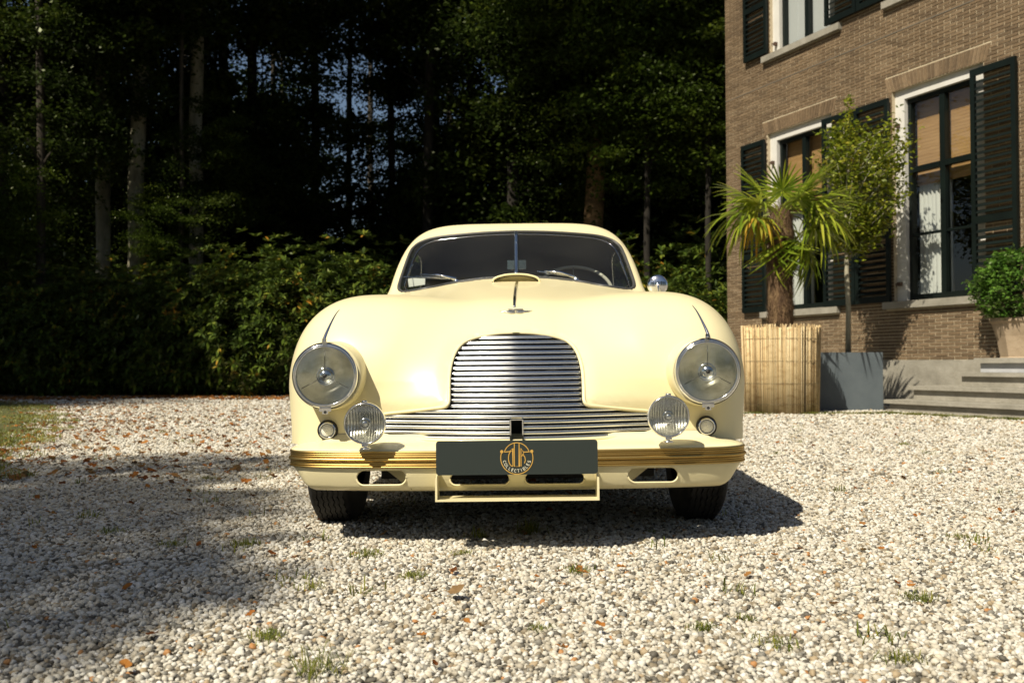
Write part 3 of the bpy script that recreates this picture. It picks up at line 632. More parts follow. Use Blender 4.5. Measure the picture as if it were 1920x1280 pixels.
for (a, b) in [(-3.27,-2.665),(-1.30,-.655),(-.640,.012),(1.375,2.02)]: shutter(a, b, c, d)
for (a, b) in [(-3.18,-2.58),(-1.22,-.58),(-.56,.05),(1.42,2.05)]: shutter(a, b, 5.52, 8.0)
# small fixings: shutter stays on the jambs
mb = MB()
for (s_, h_) in [(-2.60,3.75),(.06,3.75),(.07,1.62),(-2.6,1.62),(-2.50,5.62),(-1.2,5.56)]: hbox(mb, s_,s_+.05,-.049,.0,h_,h_+.05); mb.tube([lp(s_+.02,.0,h_+.02),lp(s_+.01,.03,h_+.03),lp(s_+.03,.04,h_-.02)], .008, 6)
hpart('shutter_stay', mb, mat('rusty_iron',(.10,.06,.04),.7))
# lantern on the return wall
LA = empty('wall_lantern', hp(S0-.16,-.35,1.98), (0,0,0), 'dark tapered wall lantern half hidden behind the left corner of the brick house', 'lantern')
mb = MB(); mb.lathe([(.0005,.20),(.03,.19),(.12,.06),(.16,.02),(.155,.0),(.0005,.0)], 6); mb.tube([(0,0,.19),(0,0,.25)], .012, 6); mb.build('cap', mat('lantern_metal',(.05,.055,.055),.5), LA)
mb = MB(); mb.lathe([(.125,-.002),(.075,-.30),(.0005,-.31)], 6); mb.build('glass', mat('lantern_glass',(.045,.05,.05),.15), LA)
mb = MB(); mb.tube([(0,0,-.29),(0,0,-.38),(.06,-.02,-.42),tuple(hp(S0+.0,-.35,1.98-.42)-LA.location)], .014, 6); mb.build('bracket', MATS['lantern_metal'], LA)

# ---- entrance steps
st = empty('entrance_steps', hp(.6,0,0), (0,0,math.atan2(HE.y,HE.x)), 'grey stone entrance steps against the brick house at the right edge', 'steps')
for (s0, n1, z0, z1) in [(.95,1.09,-.03,.150),(1.10,.86,.152,.315),(1.60,.62,.317,.480)]:
    q = MB(); hbox(q, s0-.6+.05, 5.2, .037, n1-.05, z0, z1-.045); hbox(q, s0-.6, 5.2, .037, n1, z1-.045, z1); sp_ = q.build('step', M_stone, st)
    for z_ in ():
        pass
pd = empty('stone_pedestal', hp(1.95,.3,.482), (0,0,math.atan2(HE.y,HE.x)), 'low stone pedestal on the top step carrying the planted stone tub', 'pedestal')
q = MB(); hbox(q, -.13,.75,-.25,.16,0,.105); q.build('base', mat('pale_stone', rough=.8, build=noise_color([(.3,(.36,.37,.40)),(.7,(.50,.51,.53))], 4, 6)), pd)
q = MB(); hbox(q, -.18,.80,-.25,.21,.107,.165); q.build('slab', M_stone, pd)
# ================================================================ THE CAR
CAR_O = np.array([0.0, 3.89, 0.0])
car = empty('classic_car', (0.022, 3.89, 0.0), (0, -R(0.45), -R(0.45)),
            'cream vintage coupe with chrome slatted grille parked on the gravel, seen head on', 'car')
def part(name, V, F, m, parent=car, smooth=True, mi=None):
    V = np.asarray([tuple(v) for v in V], float).reshape(-1,3) - CAR_O
    return obj(name, V, F, m, parent, smooth, mi)
def partmb(name, mb, m, parent=car, smooth=True): return part(name, mb.V, mb.F, m, parent, smooth, mb.M)
def cw(du, dv, Z):   # centre-relative offsets in the front view -> car coordinates
    return Vector((du*Z/FPX, Z, CAMH+dv*Z/FPX))

def paint(n, b):
    tc = N(n,'ShaderNodeTexCoord'); t = N(n,'ShaderNodeTexNoise', i_Scale=2.5, i_Detail=6); n.links.new(tc.outputs['Object'], t.inputs['Vector'])
    r = ramp(n, [(.3,(.83,.74,.445)),(.7,(.85,.765,.475))]); n.links.new(t.outputs['Fac'], r.inputs[0]); n.links.new(r.outputs[0], b.inputs['Base Color'])
    t2 = N(n,'ShaderNodeTexNoise', i_Scale=30, i_Detail=3); n.links.new(tc.outputs['Object'], t2.inputs['Vector'])
    r2 = ramp(n, [(.3,(.33,)*3),(.7,(.37,)*3)]); n.links.new(t2.outputs['Fac'], r2.inputs[0]); n.links.new(r2.outputs[0], b.inputs['Roughness'])
M_paint = mat('cream_paint', rough=.35, coat=.18, spec=.35, build=paint)
def chrome_b(n, b):
    tc = N(n,'ShaderNodeTexCoord'); t = N(n,'ShaderNodeTexNoise', i_Scale=60, i_Detail=4); n.links.new(tc.outputs['Object'], t.inputs['Vector'])
    r2 = ramp(n, [(.35,(.06,)*3),(.75,(.2,)*3)]); n.links.new(t.outputs['Fac'], r2.inputs[0]); n.links.new(r2.outputs[0], b.inputs['Roughness'])
M_chrome = mat('chrome', (.78,.79,.80), .1, 1.0, build=chrome_b)
M_slat = mat('slat_chrome', (.82,.83,.83), .23, 1.0)
M_gold = mat('brass_strip', (.55,.38,.13), .36, 1.0, build=noise_color([(.3,(.42,.285,.09)),(.7,(.58,.41,.15))], 8, stretch=(1,1,20)))
M_rubber = mat('rubber', (.018,.018,.018), .6)
M_seal = mat('window_seal', (.06,.06,.058), .45)
M_dark = mat('engine_bay_black', (.012,.012,.011), .8)
M_tyre = mat('tyre_rubber', (.02,.02,.02), .75, build=noise_color([(.3,(.012,.012,.012)),(.7,(.035,.033,.03))], 12, bump=.2))
def dusty(n, g, fr):
    # a film of dust on the glass
    o = [x for x in n.nodes if x.type == 'OUTPUT_MATERIAL'][0]; mx = o.inputs[0].links[0].from_node; d = N(n,'ShaderNodeBsdfDiffuse'); d.inputs[0].default_value = (.50,.50,.45,1)
    tc = N(n,'ShaderNodeTexCoord'); t = N(n,'ShaderNodeTexNoise', i_Scale=1.6, i_Detail=6); n.links.new(tc.outputs['Object'], t.inputs['Vector']); r = ramp(n, [(.35,(.006,)*3),(.7,(.034,)*3)]); n.links.new(t.outputs['Fac'], r.inputs[0])
    m2 = N(n,'ShaderNodeMixShader'); n.links.new(r.outputs[0], m2.inputs[0]); n.links.new(mx.outputs[0], m2.inputs[1]); n.links.new(d.outputs[0], m2.inputs[2]); n.links.new(m2.outputs[0], o.inputs[0])
M_glass = glassy('windscreen_glass', (.84,.87,.84), .62, bump=dusty)
M_lining = mat('headlining', (.20,.17,.13), .9)
M_leather = mat('seat_leather', (.09,.055,.035), .5, build=noise_color([(.3,(.13,.085,.05)),(.7,(.20,.13,.08))], 6, bump=.2))
def refl_b(kind):
    def f(n, b):
        tc = N(n,'ShaderNodeTexCoord'); t = N(n,'ShaderNodeTexNoise', i_Scale=14, i_Detail=4); n.links.new(tc.outputs['Object'], t.inputs['Vector'])
        r = ramp(n, [(.30,(.60,.59,.52)),(.5,(.86,.85,.77)),(.68,(.97,.96,.92))]); n.links.new(t.outputs['Fac'], r.inputs[0]); n.links.new(r.outputs[0], b.inputs['Base Color'])
        h = t
        if kind == 'flute':
            h = N(n,'ShaderNodeTexWave', i_Scale=36.0, i_Distortion=.3, wave_type='BANDS', bands_direction='X'); n.links.new(tc.outputs['Object'], h.inputs['Vector'])
        bp = N(n,'ShaderNodeBump', i_Strength=1.0 if kind == 'flute' else .3, i_Distance=.0035 if kind == 'flute' else .006); n.links.new(h.outputs['Fac'], bp.inputs['Height']); n.links.new(bp.outputs[0], b.inputs['Normal'])
    return f
M_refl = mat('lamp_reflector', (.80,.79,.70), .24, 1.0, build=refl_b('soft'))
M_refl_f = mat('fluted_reflector', (.80,.79,.70), .26, 1.0, build=refl_b('flute'))

# ---- body shape as an implicit function
def itp(y, tab): t = np.array(tab); return np.interp(y, t[:,0], t[:,1])
def smooth_itp(tab):
    P = spline(tab, 200); P = P[np.argsort(P[:,0])]
    return lambda y: np.interp(y, P[:,0], P[:,1])
T_f = smooth_itp([(3.2,.875),(3.7,.885),(4.1,.890),(4.5,.905),(4.9,.93),(5.4,.94),(6.2,.93),(6.8,.90),(7.5,.80)])
T_n = smooth_itp([(3.2,.735),(3.42,.772),(3.6,.81),(3.8,.855),(4.2,.925),(4.6,.985),(4.85,1.018),(5.3,1.03),(6.2,1.02),(6.8,.95),(7.5,.80)])
A_n = smooth_itp([(3.2,.50),(3.8,.54),(4.4,.64),(4.9,.76),(6.5,.76),(7.5,.66)])
R_c = smooth_itp([(4.7,1.20),(5.0,1.295),(5.24,1.345),(5.5,1.374),(5.75,1.376),(6.1,1.345),(6.5,1.25),(6.9,1.08),(7.3,.86)])
def smin(a, b, k):
    h = np.clip(.5+.5*(b-a)/k, 0, 1); return b+(a-b)*h-k*h*(1-h)
def smax(a, b, k): return -smin(-a, -b, k)
def pw(a, n): return np.power(np.maximum(a, 0), n)
PF = (.516,.3445,.4779,3.9175,2.8648,2.655,.4662,-.0046,.1036)
PC = (5.9,.648,.06)
def fbody(x, y, z):
    ax = np.abs(x)
    # wing (fender) pods
    xc, a, b, yc, m, n, zc, dt, si = PF
    u = np.abs(ax-xc)/a; v = np.maximum(yc-y+si*np.maximum(z-.55,0), 0)/b; v2 = np.maximum(y-6.2, 0)/1.15
    w = np.maximum(z-zc, 0)/(T_f(y)+dt-zc)
    f1 = (pw(pw(pw(u,m)+pw(v+v2,m), n/m)+pw(w,n), 1/n)-1)*.27
    # nose and bonnet
    n = 2.7
    yy = y-.42*np.maximum(z-.47,0)-.25*ax*ax
    u = ax/A_n(y); v = np.maximum(3.70-yy, 0)/.38; v2 = np.maximum(y-6.5, 0)/.84; w = np.maximum(z-.32, 0)/(T_n(y)-.32)
    f2 = (pw(pw(u,n)+pw(v+v2,n)+pw(w,n), 1/n)-1)*.36
    f = smin(f1, f2, .085)
    # cabin
    n = PC[0]; Wd = PC[1]-PC[2]*np.maximum(z-.95,0); Wd = Wd-.25*np.maximum(y-6.2,0)**1.5
    u = ax/Wd; w = np.maximum(z-.55,0)/(R_c(y)-.55); f3 = (pw(pw(u,n)+pw(w,n),1/n)-1)*.6
    pl = (4.86+1.35*(z-1.02)+.42*ax*ax-y)*.6
    f3 = smax(f3, pl, .035); f3 = smax(f3, (.75-z), .02)
    f = smin(f, f3, .035)
    f = smax(f, .235-z, .03)
    for yw in (3.95, 6.46):
        c = np.sqrt((y-yw)**2+(z-.33)**2)-.352
        f = smax(f, np.minimum(-c, .1)+np.where(ax < .52, -1, 0)*0 + np.clip((.50-ax)*3, -1e3, 0)*0 - np.clip((.50-ax)*4, 0, 10), .02)
    return f
def surface_nets(fn, lo, hi, h):
    xs = np.arange(0, hi[0]+h, h)+h/2; ys = np.arange(lo[1], hi[1], h); zs = np.arange(lo[2], hi[2], h)
    Vh = fn(xs[:,None,None], ys[None,:,None], zs[None,None,:]).astype(np.float32)
    Fv = np.concatenate([Vh[::-1], Vh], 0); X = np.concatenate([-xs[::-1], xs])
    ins = Fv < 0
    nx, ny, nz = [s-1 for s in Fv.shape]
    cnt = np.zeros((nx,ny,nz), np.int8)
    offs = [(a,b,c) for a in (0,1) for b in (0,1) for c in (0,1)]
    for a,b,c in offs: cnt += ins[a:a+nx, b:b+ny, c:c+nz]
    act = (cnt > 0) & (cnt < 8); I, J, K = np.nonzero(act)
    idx = -np.ones((nx,ny,nz), np.int64); idx[I,J,K] = np.arange(len(I))
    acc = np.zeros((len(I),3)); num = np.zeros(len(I))
    for p in offs:
        for ax_ in range(3):
            if p[ax_] == 0:
                q = list(p); q[ax_] = 1
                va = Fv[I+p[0],J+p[1],K+p[2]]; vb = Fv[I+q[0],J+q[1],K+q[2]]
                m = (va < 0) != (vb < 0); t = np.where(m, va/np.where(m, va-vb, 1), 0)
                pos = np.array(p, float)[None,:].repeat(len(I), 0); pos[:,ax_] += t
                acc[m] += pos[m]; num[m] += 1
    V = acc/num[:,None]+np.stack([I,J,K], 1)
    V = np.stack([X[0]+V[:,0]*h, ys[0]+V[:,1]*h, zs[0]+V[:,2]*h], 1)
    Q = []
    for ax_ in range(3):
        sl0 = [slice(None)]*3; sl1 = [slice(None)]*3; sl0[ax_] = slice(0,-1); sl1[ax_] = slice(1,None)
        a = ins[tuple(sl0)]; b = ins[tuple(sl1)]; ch = a != b
        ii, jj, kk = np.nonzero(ch); P = np.stack([ii,jj,kk], 1)
        o1, o2 = [(1,2),(2,0),(0,1)][ax_]
        ok = (P[:,o1] > 0) & (P[:,o2] > 0) & (P[:,o1] < idx.shape[o1]) & (P[:,o2] < idx.shape[o2]); P = P[ok]
        def g(d1, d2):
            q = P.copy(); q[:,o1] -= d1; q[:,o2] -= d2; return idx[q[:,0],q[:,1],q[:,2]]
        q = np.stack([g(1,1), g(0,1), g(0,0), g(1,0)], 1); s_ = a[P[:,0],P[:,1],P[:,2]]
        q[~s_] = q[~s_][:,::-1]; Q.append(q)
    Q = np.concatenate(Q); Q = Q[(Q >= 0).all(1)]
    return V, Q
def grad(fn, V, e=1e-3):
    g = np.empty_like(V)
    for i in range(3):
        a = V.copy(); b = V.copy(); a[:,i] += e; b[:,i] -= e
        g[:,i] = (fn(a[:,0],a[:,1],a[:,2])-fn(b[:,0],b[:,1],b[:,2]))/(2*e)
    return g
def project(fn, V, it=6, lim=.006):
    for _ in range(it):
        f = fn(V[:,0],V[:,1],V[:,2]); g = grad(fn, V); d = (f/np.maximum((g*g).sum(1),1e-6))[:,None]*g
        L = np.linalg.norm(d,axis=1)[:,None]; d *= np.minimum(1, lim/np.maximum(L,1e-9)); V = V-d
    return V
BV, BQ = surface_nets(fbody, (-.9,3.2,.2), (.9,7.5,1.42), .0125)
BV = project(fbody, BV)
def hit(du, dv, t0=2.9, t1=6.5, off=0.0):
    """where a sight line from the front meets the body"""
    d = np.array([du/FPX, 1.0, dv/FPX]); ts = np.linspace(t0, t1, 700); P = np.array([0,0,CAMH])+d*ts[:,None]
    f = fbody(P[:,0],P[:,1],P[:,2]); k = np.nonzero(f < 0)[0]
    if len(k) == 0: k = [int(np.argmin(f))]; a = b = ts[k[0]]
    else: a, b = ts[max(k[0]-1,0)], ts[k[0]]
    for _ in range(20):
        m = (a+b)/2; p = np.array([0,0,CAMH])+d*m
        if fbody(*p) < 0: b = m
        else: a = m
    p = np.array([0,0,CAMH])+d*b
    if off:
        g = grad(fbody, p[None])[0]; p = p+g/np.linalg.norm(g)*off
    return Vector(p)
def nrm(p): g = grad(fbody, np.array([tuple(p)]))[0]; return Vector(g).normalized()
def front_y(x, z):
    a, b = 3.05, 4.6
    ys = np.linspace(a, b, 400); f = fbody(np.full(400,x), ys, np.full(400,z)); k = np.nonzero(f < 0)[0]
    if len(k) == 0: return 3.5
    a, b = ys[max(k[0]-1,0)], ys[k[0]]
    for _ in range(14):
        m = (a+b)/2
        if fbody(np.float64(x), m, z) < 0: b = m
        else: a = m
    return b
def trim(V, Q, A, B, poly, sel, snap=.009):
    """cut an opening: vertices near the outline move onto it (in the A,B view), faces inside are split off.
    A,B: view coordinates per vertex (metres), returns V, kept faces, cut faces"""
    P = np.asarray(poly, float); nP = len(P); V = V.copy(); A = A.copy(); B = B.copy()
    seg0 = P; seg1 = np.roll(P, -1, 0); vi = np.nonzero(sel)[0]
    pt = np.stack([A[vi],B[vi]], 1); best = np.full(len(vi), 1e9); bp = pt.copy()
    for s0, s1 in zip(seg0, seg1):
        d = s1-s0; L = (d*d).sum(); t = np.clip(((pt-s0)@d)/max(L,1e-12), 0, 1); q = s0+t[:,None]*d
        dd = np.linalg.norm(pt-q, axis=1); m = dd < best; best[m] = dd[m]; bp[m] = q[m]
    near = best < snap
    return vi[near], bp[near], near
def persp(V): return V[:,0]/V[:,1], (V[:,2]-CAMH)/V[:,1]
def cut(V, Q, view, poly, sel, snap, back):
    """view(V)->(A,B); back(idx,V,A,B)-> new vertices at those view coordinates"""
    A, B = view(V); vi, bp, _ = trim(V, Q, A, B, poly, sel, snap)
    V = V.copy(); V[vi] = back(V[vi], bp[:,0], bp[:,1])
    A, B = view(V); fa = A[Q].mean(1); fb = B[Q].mean(1); fs = sel[Q].all(1)
    ins = inpoly(fa, fb, poly) & fs
    return V, Q[~ins], Q[ins]
def back_persp(V, a, b):
    out = V.copy(); out[:,0] = a*V[:,1]; out[:,2] = CAMH+b*V[:,1]
    return out
def mirror_poly(half):
    """half outline from top centre to bottom centre on +x"""
    h = [(a,b) for a,b in half]; return h+[(-a,b) for a,b in h[::-1] if abs(a) > 1e-9]
# windscreen outline (front view, half)
ws_half = [(0,246),(55,244.5),(107,241),(150,236.5),(173,230.5),(188,222.5),(198,211),(208,186),(217,160),(220.5,148),(220.5,141),(216,136.5),(206,135),(156,143),(113,151),(60,157),(0,159)]
ws = spline(ws_half, 60); ws[0,0] = 0; ws[-1,0] = 0
WS = np.array(mirror_poly([tuple(p) for p in ws]))/FPX
# grille opening (front view)
gr_half = [(0,57.5),(30,56.5),(62,52),(88,45),(103,36),(114,22),(121,4),(125.5,-18),(127,-45),(127.5,-68),(130,-77),(137,-81.5),(160,-84),(200,-88.5),(246,-93),(262,-98),(266,-112),(258,-128),(235,-136),(190,-141),(120,-145),(60,-146.5),(0,-147)]
g_ = spline(gr_half, 110); g_[0,0] = 0; g_[-1,0] = 0
GR = np.array(mirror_poly([tuple(p) for p in g_]))/FPX
A_, B_ = persp(BV)
sel_ws = (BV[:,1] > 4.6) & (BV[:,1] < 5.6) & (BV[:,2] > .93) & (grad(fbody, BV)[:,1] < -.05)
GV = grad(fbody, BV); GV /= np.linalg.norm(GV,axis=1)[:,None]
sel_ws = (BV[:,1] > 4.7) & (BV[:,1] < 5.6) & (BV[:,2] > .95) & (GV[:,1] < -.2)
BV, BQ, Q_ws = cut(BV, BQ, persp, WS, sel_ws, .0018, back_persp)
sel_g = (BV[:,1] < 3.62) & (GV[:,1] < .1)
BV, BQ, Q_gr = cut(BV, BQ, persp, GR, sel_g, .0026, back_persp)
# side windows
sw = spline([(5.22,1.015),(5.9,1.02),(6.30,1.03),(6.34,1.06),(6.25,1.16),(6.05,1.235),(5.75,1.255),(5.50,1.245),(5.36,1.20),(5.22,1.06),(5.20,1.03),(5.22,1.015)], 70)[:-1]
sideview = lambda V: (V[:,1], V[:,2])
def back_side(V, a, b):
    o = V.copy(); o[:,1] = a; o[:,2] = b; return o
Q_sw = []
for s_ in (-1, 1):
    BV, BQ, q = cut(BV, BQ, sideview, sw, (BV[:,0]*s_ > .35) & (GV[:,0]*s_ > .35), .0075, back_side); Q_sw.append(q)
# the underside behind the bumper is open
fc = BV[BQ].mean(1); BQ = BQ[~((fc[:,1] < 3.75) & (fc[:,2] < .335) & (np.abs(fc[:,0]) < .84))]
def used(V, Q):
    ids = np.unique(Q); mp = -np.ones(len(V), int); mp[ids] = np.arange(len(ids)); return V[ids], mp[Q], ids
v_, q_, ids = used(BV, BQ)
gn = grad(fbody, v_); gn /= np.maximum(np.linalg.norm(gn,axis=1)[:,None],1e-9)
# pressed flange round the grille opening: the sheet steps back over the last 25 mm, with a soft crease
fm_ = np.nonzero((v_[:,1] < 3.72) & (gn[:,1] < .2))[0]; pa, pb = persp(v_[fm_]); pt = np.stack([pa,pb],1); dist = np.full(len(fm_), 9.)
for s0, s1 in zip(GR, np.roll(GR,-1,0)):
    d = s1-s0; L_ = (d*d).sum(); t = np.clip(((pt-s0)@d)/max(L_,1e-12),0,1); dist = np.minimum(dist, np.linalg.norm(pt-s0-t[:,None]*d, axis=1))
FD = .0008+.0125; FLANGE = .0085
low = np.clip((pb+.068)/.012, 0, 1)          # fades out along the bottom edge
q = np.clip(1-dist/FD, 0, 1); q = np.where(q < .12, q*q/.24, q-.06)/.94; v_ = v_.copy(); v_[fm_,1] += FLANGE*q*low
fn_ = np.cross(v_[q_[:,2]]-v_[q_[:,0]], v_[q_[:,3]]-v_[q_[:,1]]); vn = np.zeros_like(v_)
for k_ in range(4): np.add.at(vn, q_[:,k_], fn_)
vn /= np.maximum(np.linalg.norm(vn,axis=1)[:,None],1e-12); sgn_ = np.sign((vn*gn).sum(1))[:,None]; vn *= np.where(sgn_ == 0, 1, sgn_)
near_ = fm_[(dist < FD*1.35) & (low > 0)]; gn[near_] = vn[near_]
body = part('body', v_, q_, M_paint)
body.data.normals_split_custom_set_from_vertices(gn.tolist())
# headlining and inner skin of the cabin
fc = BV[BQ].mean(1); cq = BQ[(fc[:,1] > 5.0) & (fc[:,2] > .97) & (fc[:,1] < 7.0)]
v_, q_, ids = used(BV, cq); part('headlining', v_-GV[ids]*.014, q_[:,::-1], M_lining)
v_, q_, ids = used(BV, Q_ws); part('windscreen', v_-GV[ids]*.004, q_, M_glass)
for q in Q_sw:
    v_, q_, ids = used(BV, q); part('side_window', v_-GV[ids]*.004, q_, M_glass)
# seals and rims along the openings
def outline_tube(poly_px, r, m, name, parent=car, off=0.0, flat=1, t0=2.9, t1=6.5, back=0):
    P = [hit(a, b, t0, t1, off) for a, b in poly_px]
    P = [p+Vector((0, back*min(1,max(0,(b/FPX+.068)/.012)), 0)) for p, (a, b) in zip(P, poly_px)]
    V, F = tube(P, r, 8, True, flat); return part(name, V, F, m, parent)
outline_tube(WS*FPX, .0085, M_seal, 'windscreen_seal', t0=4.6)
inner = np.array(mirror_poly([tuple(p) for p in spline([(a*.966+0, b if b > 200 else b) for a,b in [(0,241.5),(55,240),(107,236.5),(150,232),(172,226),(186,218),(196,205),(206,182),(215,157),(217.5,148),(217,143),(213,140),(206,139),(156,147),(113,155),(60,161),(0,163)]], 60)]))
outline_tube(inner, .0016, M_chrome, 'windscreen_trim', t0=4.6)
outline_tube(GR*FPX, .0068, M_paint, 'grille_surround', t1=4.2, off=-.003, back=.0085)
for s_ in (-1,1):
    pts = []
    for (yy_, zz_) in sw:
        xs = np.linspace(.3,.9,300); f = fbody(xs, np.full(300,yy_), np.full(300,zz_)); pts.append((s_*xs[np.nonzero(f < 0)[0][-1]], yy_, zz_))
    V, F = tube(pts, .006, 6, True); part('window_rim', V, F, M_chrome)

# ---- grille: slats follow the plan of the nose
gx = GR*FPX
def slat_y(x, z): return front_y(abs(x), z)+.006-.018*math.exp(-(x/.03)**2)*0
grille = part('grille', *lathe([(.0001,0),(.0001,0.0001)], 3), M_dark)   # replaced below by the backing
bb = MB(); bb.box((-.25,3.60,.40),(.25,3.61,.715)); bb.box((-.47,3.50,.325),(.47,3.51,.48)); bb.box((-.46,3.36,.325),(.46,3.50,.335)) 
grille.data = mesh_of('grille', np.array(bb.V)-CAR_O, bb.F, M_dark)
NS = 20; z_top, z_bot = .700, .3585
def extent(z, y):
    b = (z-CAMH)/y*FPX; xs = []
    for (x0,y0),(x1,y1) in zip(gx, np.roll(gx,-1,0)):
        if (y0-b)*(y1-b) <= 0 and y0 != y1: xs.append(x0+(x1-x0)*(b-y0)/(y1-y0))
    return max(xs)*y/FPX if xs else 0
for i in range(NS):
    z = z_top+(z_bot-z_top)*i/(NS-1); yc = front_y(0.02, z)
    ex = extent(z, yc); 
    ex = extent(z, front_y(min(ex,.44), z))+(.005 if i < NS-6 else -.001)
    spans = [(-ex, ex)] if i < NS-4 else [(-ex,-.0235),(.0235,ex)]
    for a, b in spans:
        m = max(8, int((b-a)/.02)); P = []
        for t in np.linspace(a, b, m+1):
            # the nose is a shallow V in plan with a soft centre crease
            yv = front_y(abs(t), z)+(.030 if i < NS-6 else .018)-(.020 if i < NS-6 else .012)*max(0, 1-abs(t)/.22)
            P.append((t, yv, z))
        V = []; F = []
        prof = [(math.cos(q)*.0078, math.sin(q)*.0066) for q in np.linspace(math.pi*.5, math.pi*1.5, 9)]   # (outwards, up)
        prof = [(.012, .0066)]+[(c, s_) for c, s_ in prof]+[(.012,-.0066)]
        for p in P:
            for (c, s_) in prof: V.append((p[0], p[1]+c, p[2]+s_))
        k = len(prof)
        for j in range(len(P)-1):
            for q in range(k-1): F.append((j*k+q, (j+1)*k+q, (j+1)*k+q+1, j*k+q+1))
        part('grille_slat', V, F, M_slat, grille)
mb = MB()
for s_ in (-1,1): mb.box((s_*.0205-.0022, 3.312, .349), (s_*.0205+.0022, 3.40, .4205))
mb.box((-.0225,3.335,.418),(.0225,3.40,.4215)); partmb('crank_hole_frame', mb, M_chrome, grille, False)

# ---- bumper: plan path and swept profiles
bp_half = [(0,3.262),(.15,3.263),(.35,3.272),(.55,3.295),(.68,3.322),(.735,3.350),(.765,3.385),(.778,3.43),(.782,3.50),(.783,3.58),(.783,3.64)]
bh = spline(bp_half, 70); bpath = np.concatenate([(bh*[-1,1])[::-1][:-1], bh])
tn = np.gradient(bpath, axis=0); tn /= np.linalg.norm(tn,axis=1)[:,None]; bn = np.stack([tn[:,1], -tn[:,0]], 1)   # outward normal (towards viewer)
def sweep(name, prof_fn, m, smooth=True):
    """prof_fn(i) -> list of (out, z)"""
    V = []; F = []; n = len(bpath)
    for i in range(n):
        pr = prof_fn(i); k = len(pr)
        for (o, z) in pr: V.append((bpath[i,0]+bn[i,0]*o, bpath[i,1]+bn[i,1]*o, z))
    for i in range(n-1):
        for q in range(k-1): F.append((i*k+q, (i+1)*k+q, (i+1)*k+q+1, i*k+q+1))
    return V, F
ribs = [(-.03,.3235),(-.004,.3235)]
zz = .3225
for hgt, o in ((.0065,.004),(.0055,.002),(.0055,.002),(.0125,.009),(.0055,.002),(.0055,.002),(.0065,.0045)):
    for q in (0,.18,.5,.82,1): ribs.append((o*math.sin(math.pi*min(max(q,0.05),.95))**.6+(.003 if o > .005 else 0)*0, zz-hgt*q))
    zz -= hgt; ribs.append((-.0035, zz-.0002)); zz -= .0011
ribs.append((-.03, zz))
V, F = sweep('s', lambda i: ribs, M_gold); bumper = part('bumper_strip', V, F, M_gold)
n_b = len(bpath)
ledge = [(-.0035,.3215),(-.0015,.3245),(-.004,.3275),(-.02,.3335),(-.05,.340),(-.08,.3445),(-.105,.349),(-.115,.356),(-.13,.37)]
V, F = sweep('s', lambda i: ledge, M_paint); part('bumper_ledge', V, F, M_paint)
def val(i):
    x = abs(bpath[i,0]); arc = min(1, max(0, (x-.715)/.070)); zb = .188+.080*(arc**1.8) if bpath[i,1] < 3.5 else .27
    pr = []
    for t in np.linspace(0,1,13):
        z = .2705+(zb-.2705)*t; pr.append((-.006-.030*t**1.4-.02*max(0,(t-.8)/.2)**2, z))
    pr.append((-.06, zb-.001)); return pr
V, F = sweep('s', val, M_paint); V = np.array(V); F = np.array(F)
# finer grid then cut the oval openings
me = mesh_of('t', V, F.tolist()); bm = bmesh.new(); bm.from_mesh(me); bmesh.ops.subdivide_edges(bm, edges=[e for e in bm.edges if abs(e.verts[0].co.x) < .62 and abs(e.verts[1].co.x) < .62], cuts=1, use_grid_fill=True)
bmesh.ops.triangulate(bm, faces=[f for f in bm.faces if len(f.verts) != 4])
bm.verts.index_update(); V = np.array([v.co[:] for v in bm.verts]); Fl = [[v.index for v in f.verts] for f in bm.faces]; bm.free()
Fq = np.array([f+[f[2]] if len(f) == 3 else f for f in Fl])
def oval(cx, cz, w, h, n=40):
    r = h; P = []
    for k in range(n//2): a = -math.pi/2+math.pi*k/(n//2-1); P.append((cx+w-r+math.cos(a)*r, cz+math.sin(a)*r))
    for k in range(n//2): a = math.pi/2+math.pi*k/(n//2-1); P.append((cx-w+r+math.cos(a)*r, cz+math.sin(a)*r))
    return P
ovals = [(-254,-211.5,47,14.5),(254,-211.5,47,14.5),(-70,-216,56,11.5),(70,-216,56,11.5)]
for (cx,cz,w,h) in ovals:
    po = np.array(oval(cx,cz,w,h))/FPX
    V, Fq, _ = cut(V, Fq, persp, po, (V[:,1] < 3.5) & (np.abs(V[:,0]) < .62), .0016, back_persp)
Fl = [list(dict.fromkeys(f)) for f in Fq.tolist()]
part('valance', V, Fl, M_paint)
for (cx,cz,w,h) in ovals:      # rolled edges
    P = []
    for (a,b) in oval(cx,cz,w,h):
        x = a*3.285/FPX; yb = np.interp(abs(x), bh[:40,0], bh[:40,1])+.020; P.append((a*yb/FPX, yb, CAMH+b*yb/FPX))
    Vt, Ft = tube(P, .0035, 6, True); part('opening_rim', Vt, Ft, M_paint)
# brake-cooling ducts behind the outer openings
for s_ in (-1,1):
    mb = MB(); q = [(s_*.352,3.305,.195),(s_*.470,3.56,.235),(s_*.470,3.56,.31),(s_*.352,3.305,.31)]; mb.add(q+[(x-s_*.004,y+.003,z) for x,y,z in q], [(0,1,2,3),(7,6,5,4),(0,4,5,1),(2,6,7,3)]); partmb('air_duct', mb, M_paint, car, False)
mb = MB(); mb.tube([(-.20,3.45,.235),(-.10,3.44,.232),(-.06,3.47,.235)], .008); mb.tube([(-.22,3.47,.25),(-.05,3.5,.25)], .004); partmb('oil_pipe', mb, M_chrome)
mb = MB(); mb.box((-.5,3.66,.19),(.5,3.68,.60)); mb.box((-.55,3.7,.24),(.55,3.8,.56)); partmb('radiator', mb, M_dark, car, False)
mb = MB(); mb.box((-.50,3.70,.215),(.50,7.2,.235)); partmb('floor_pan', mb, M_dark, car, False)
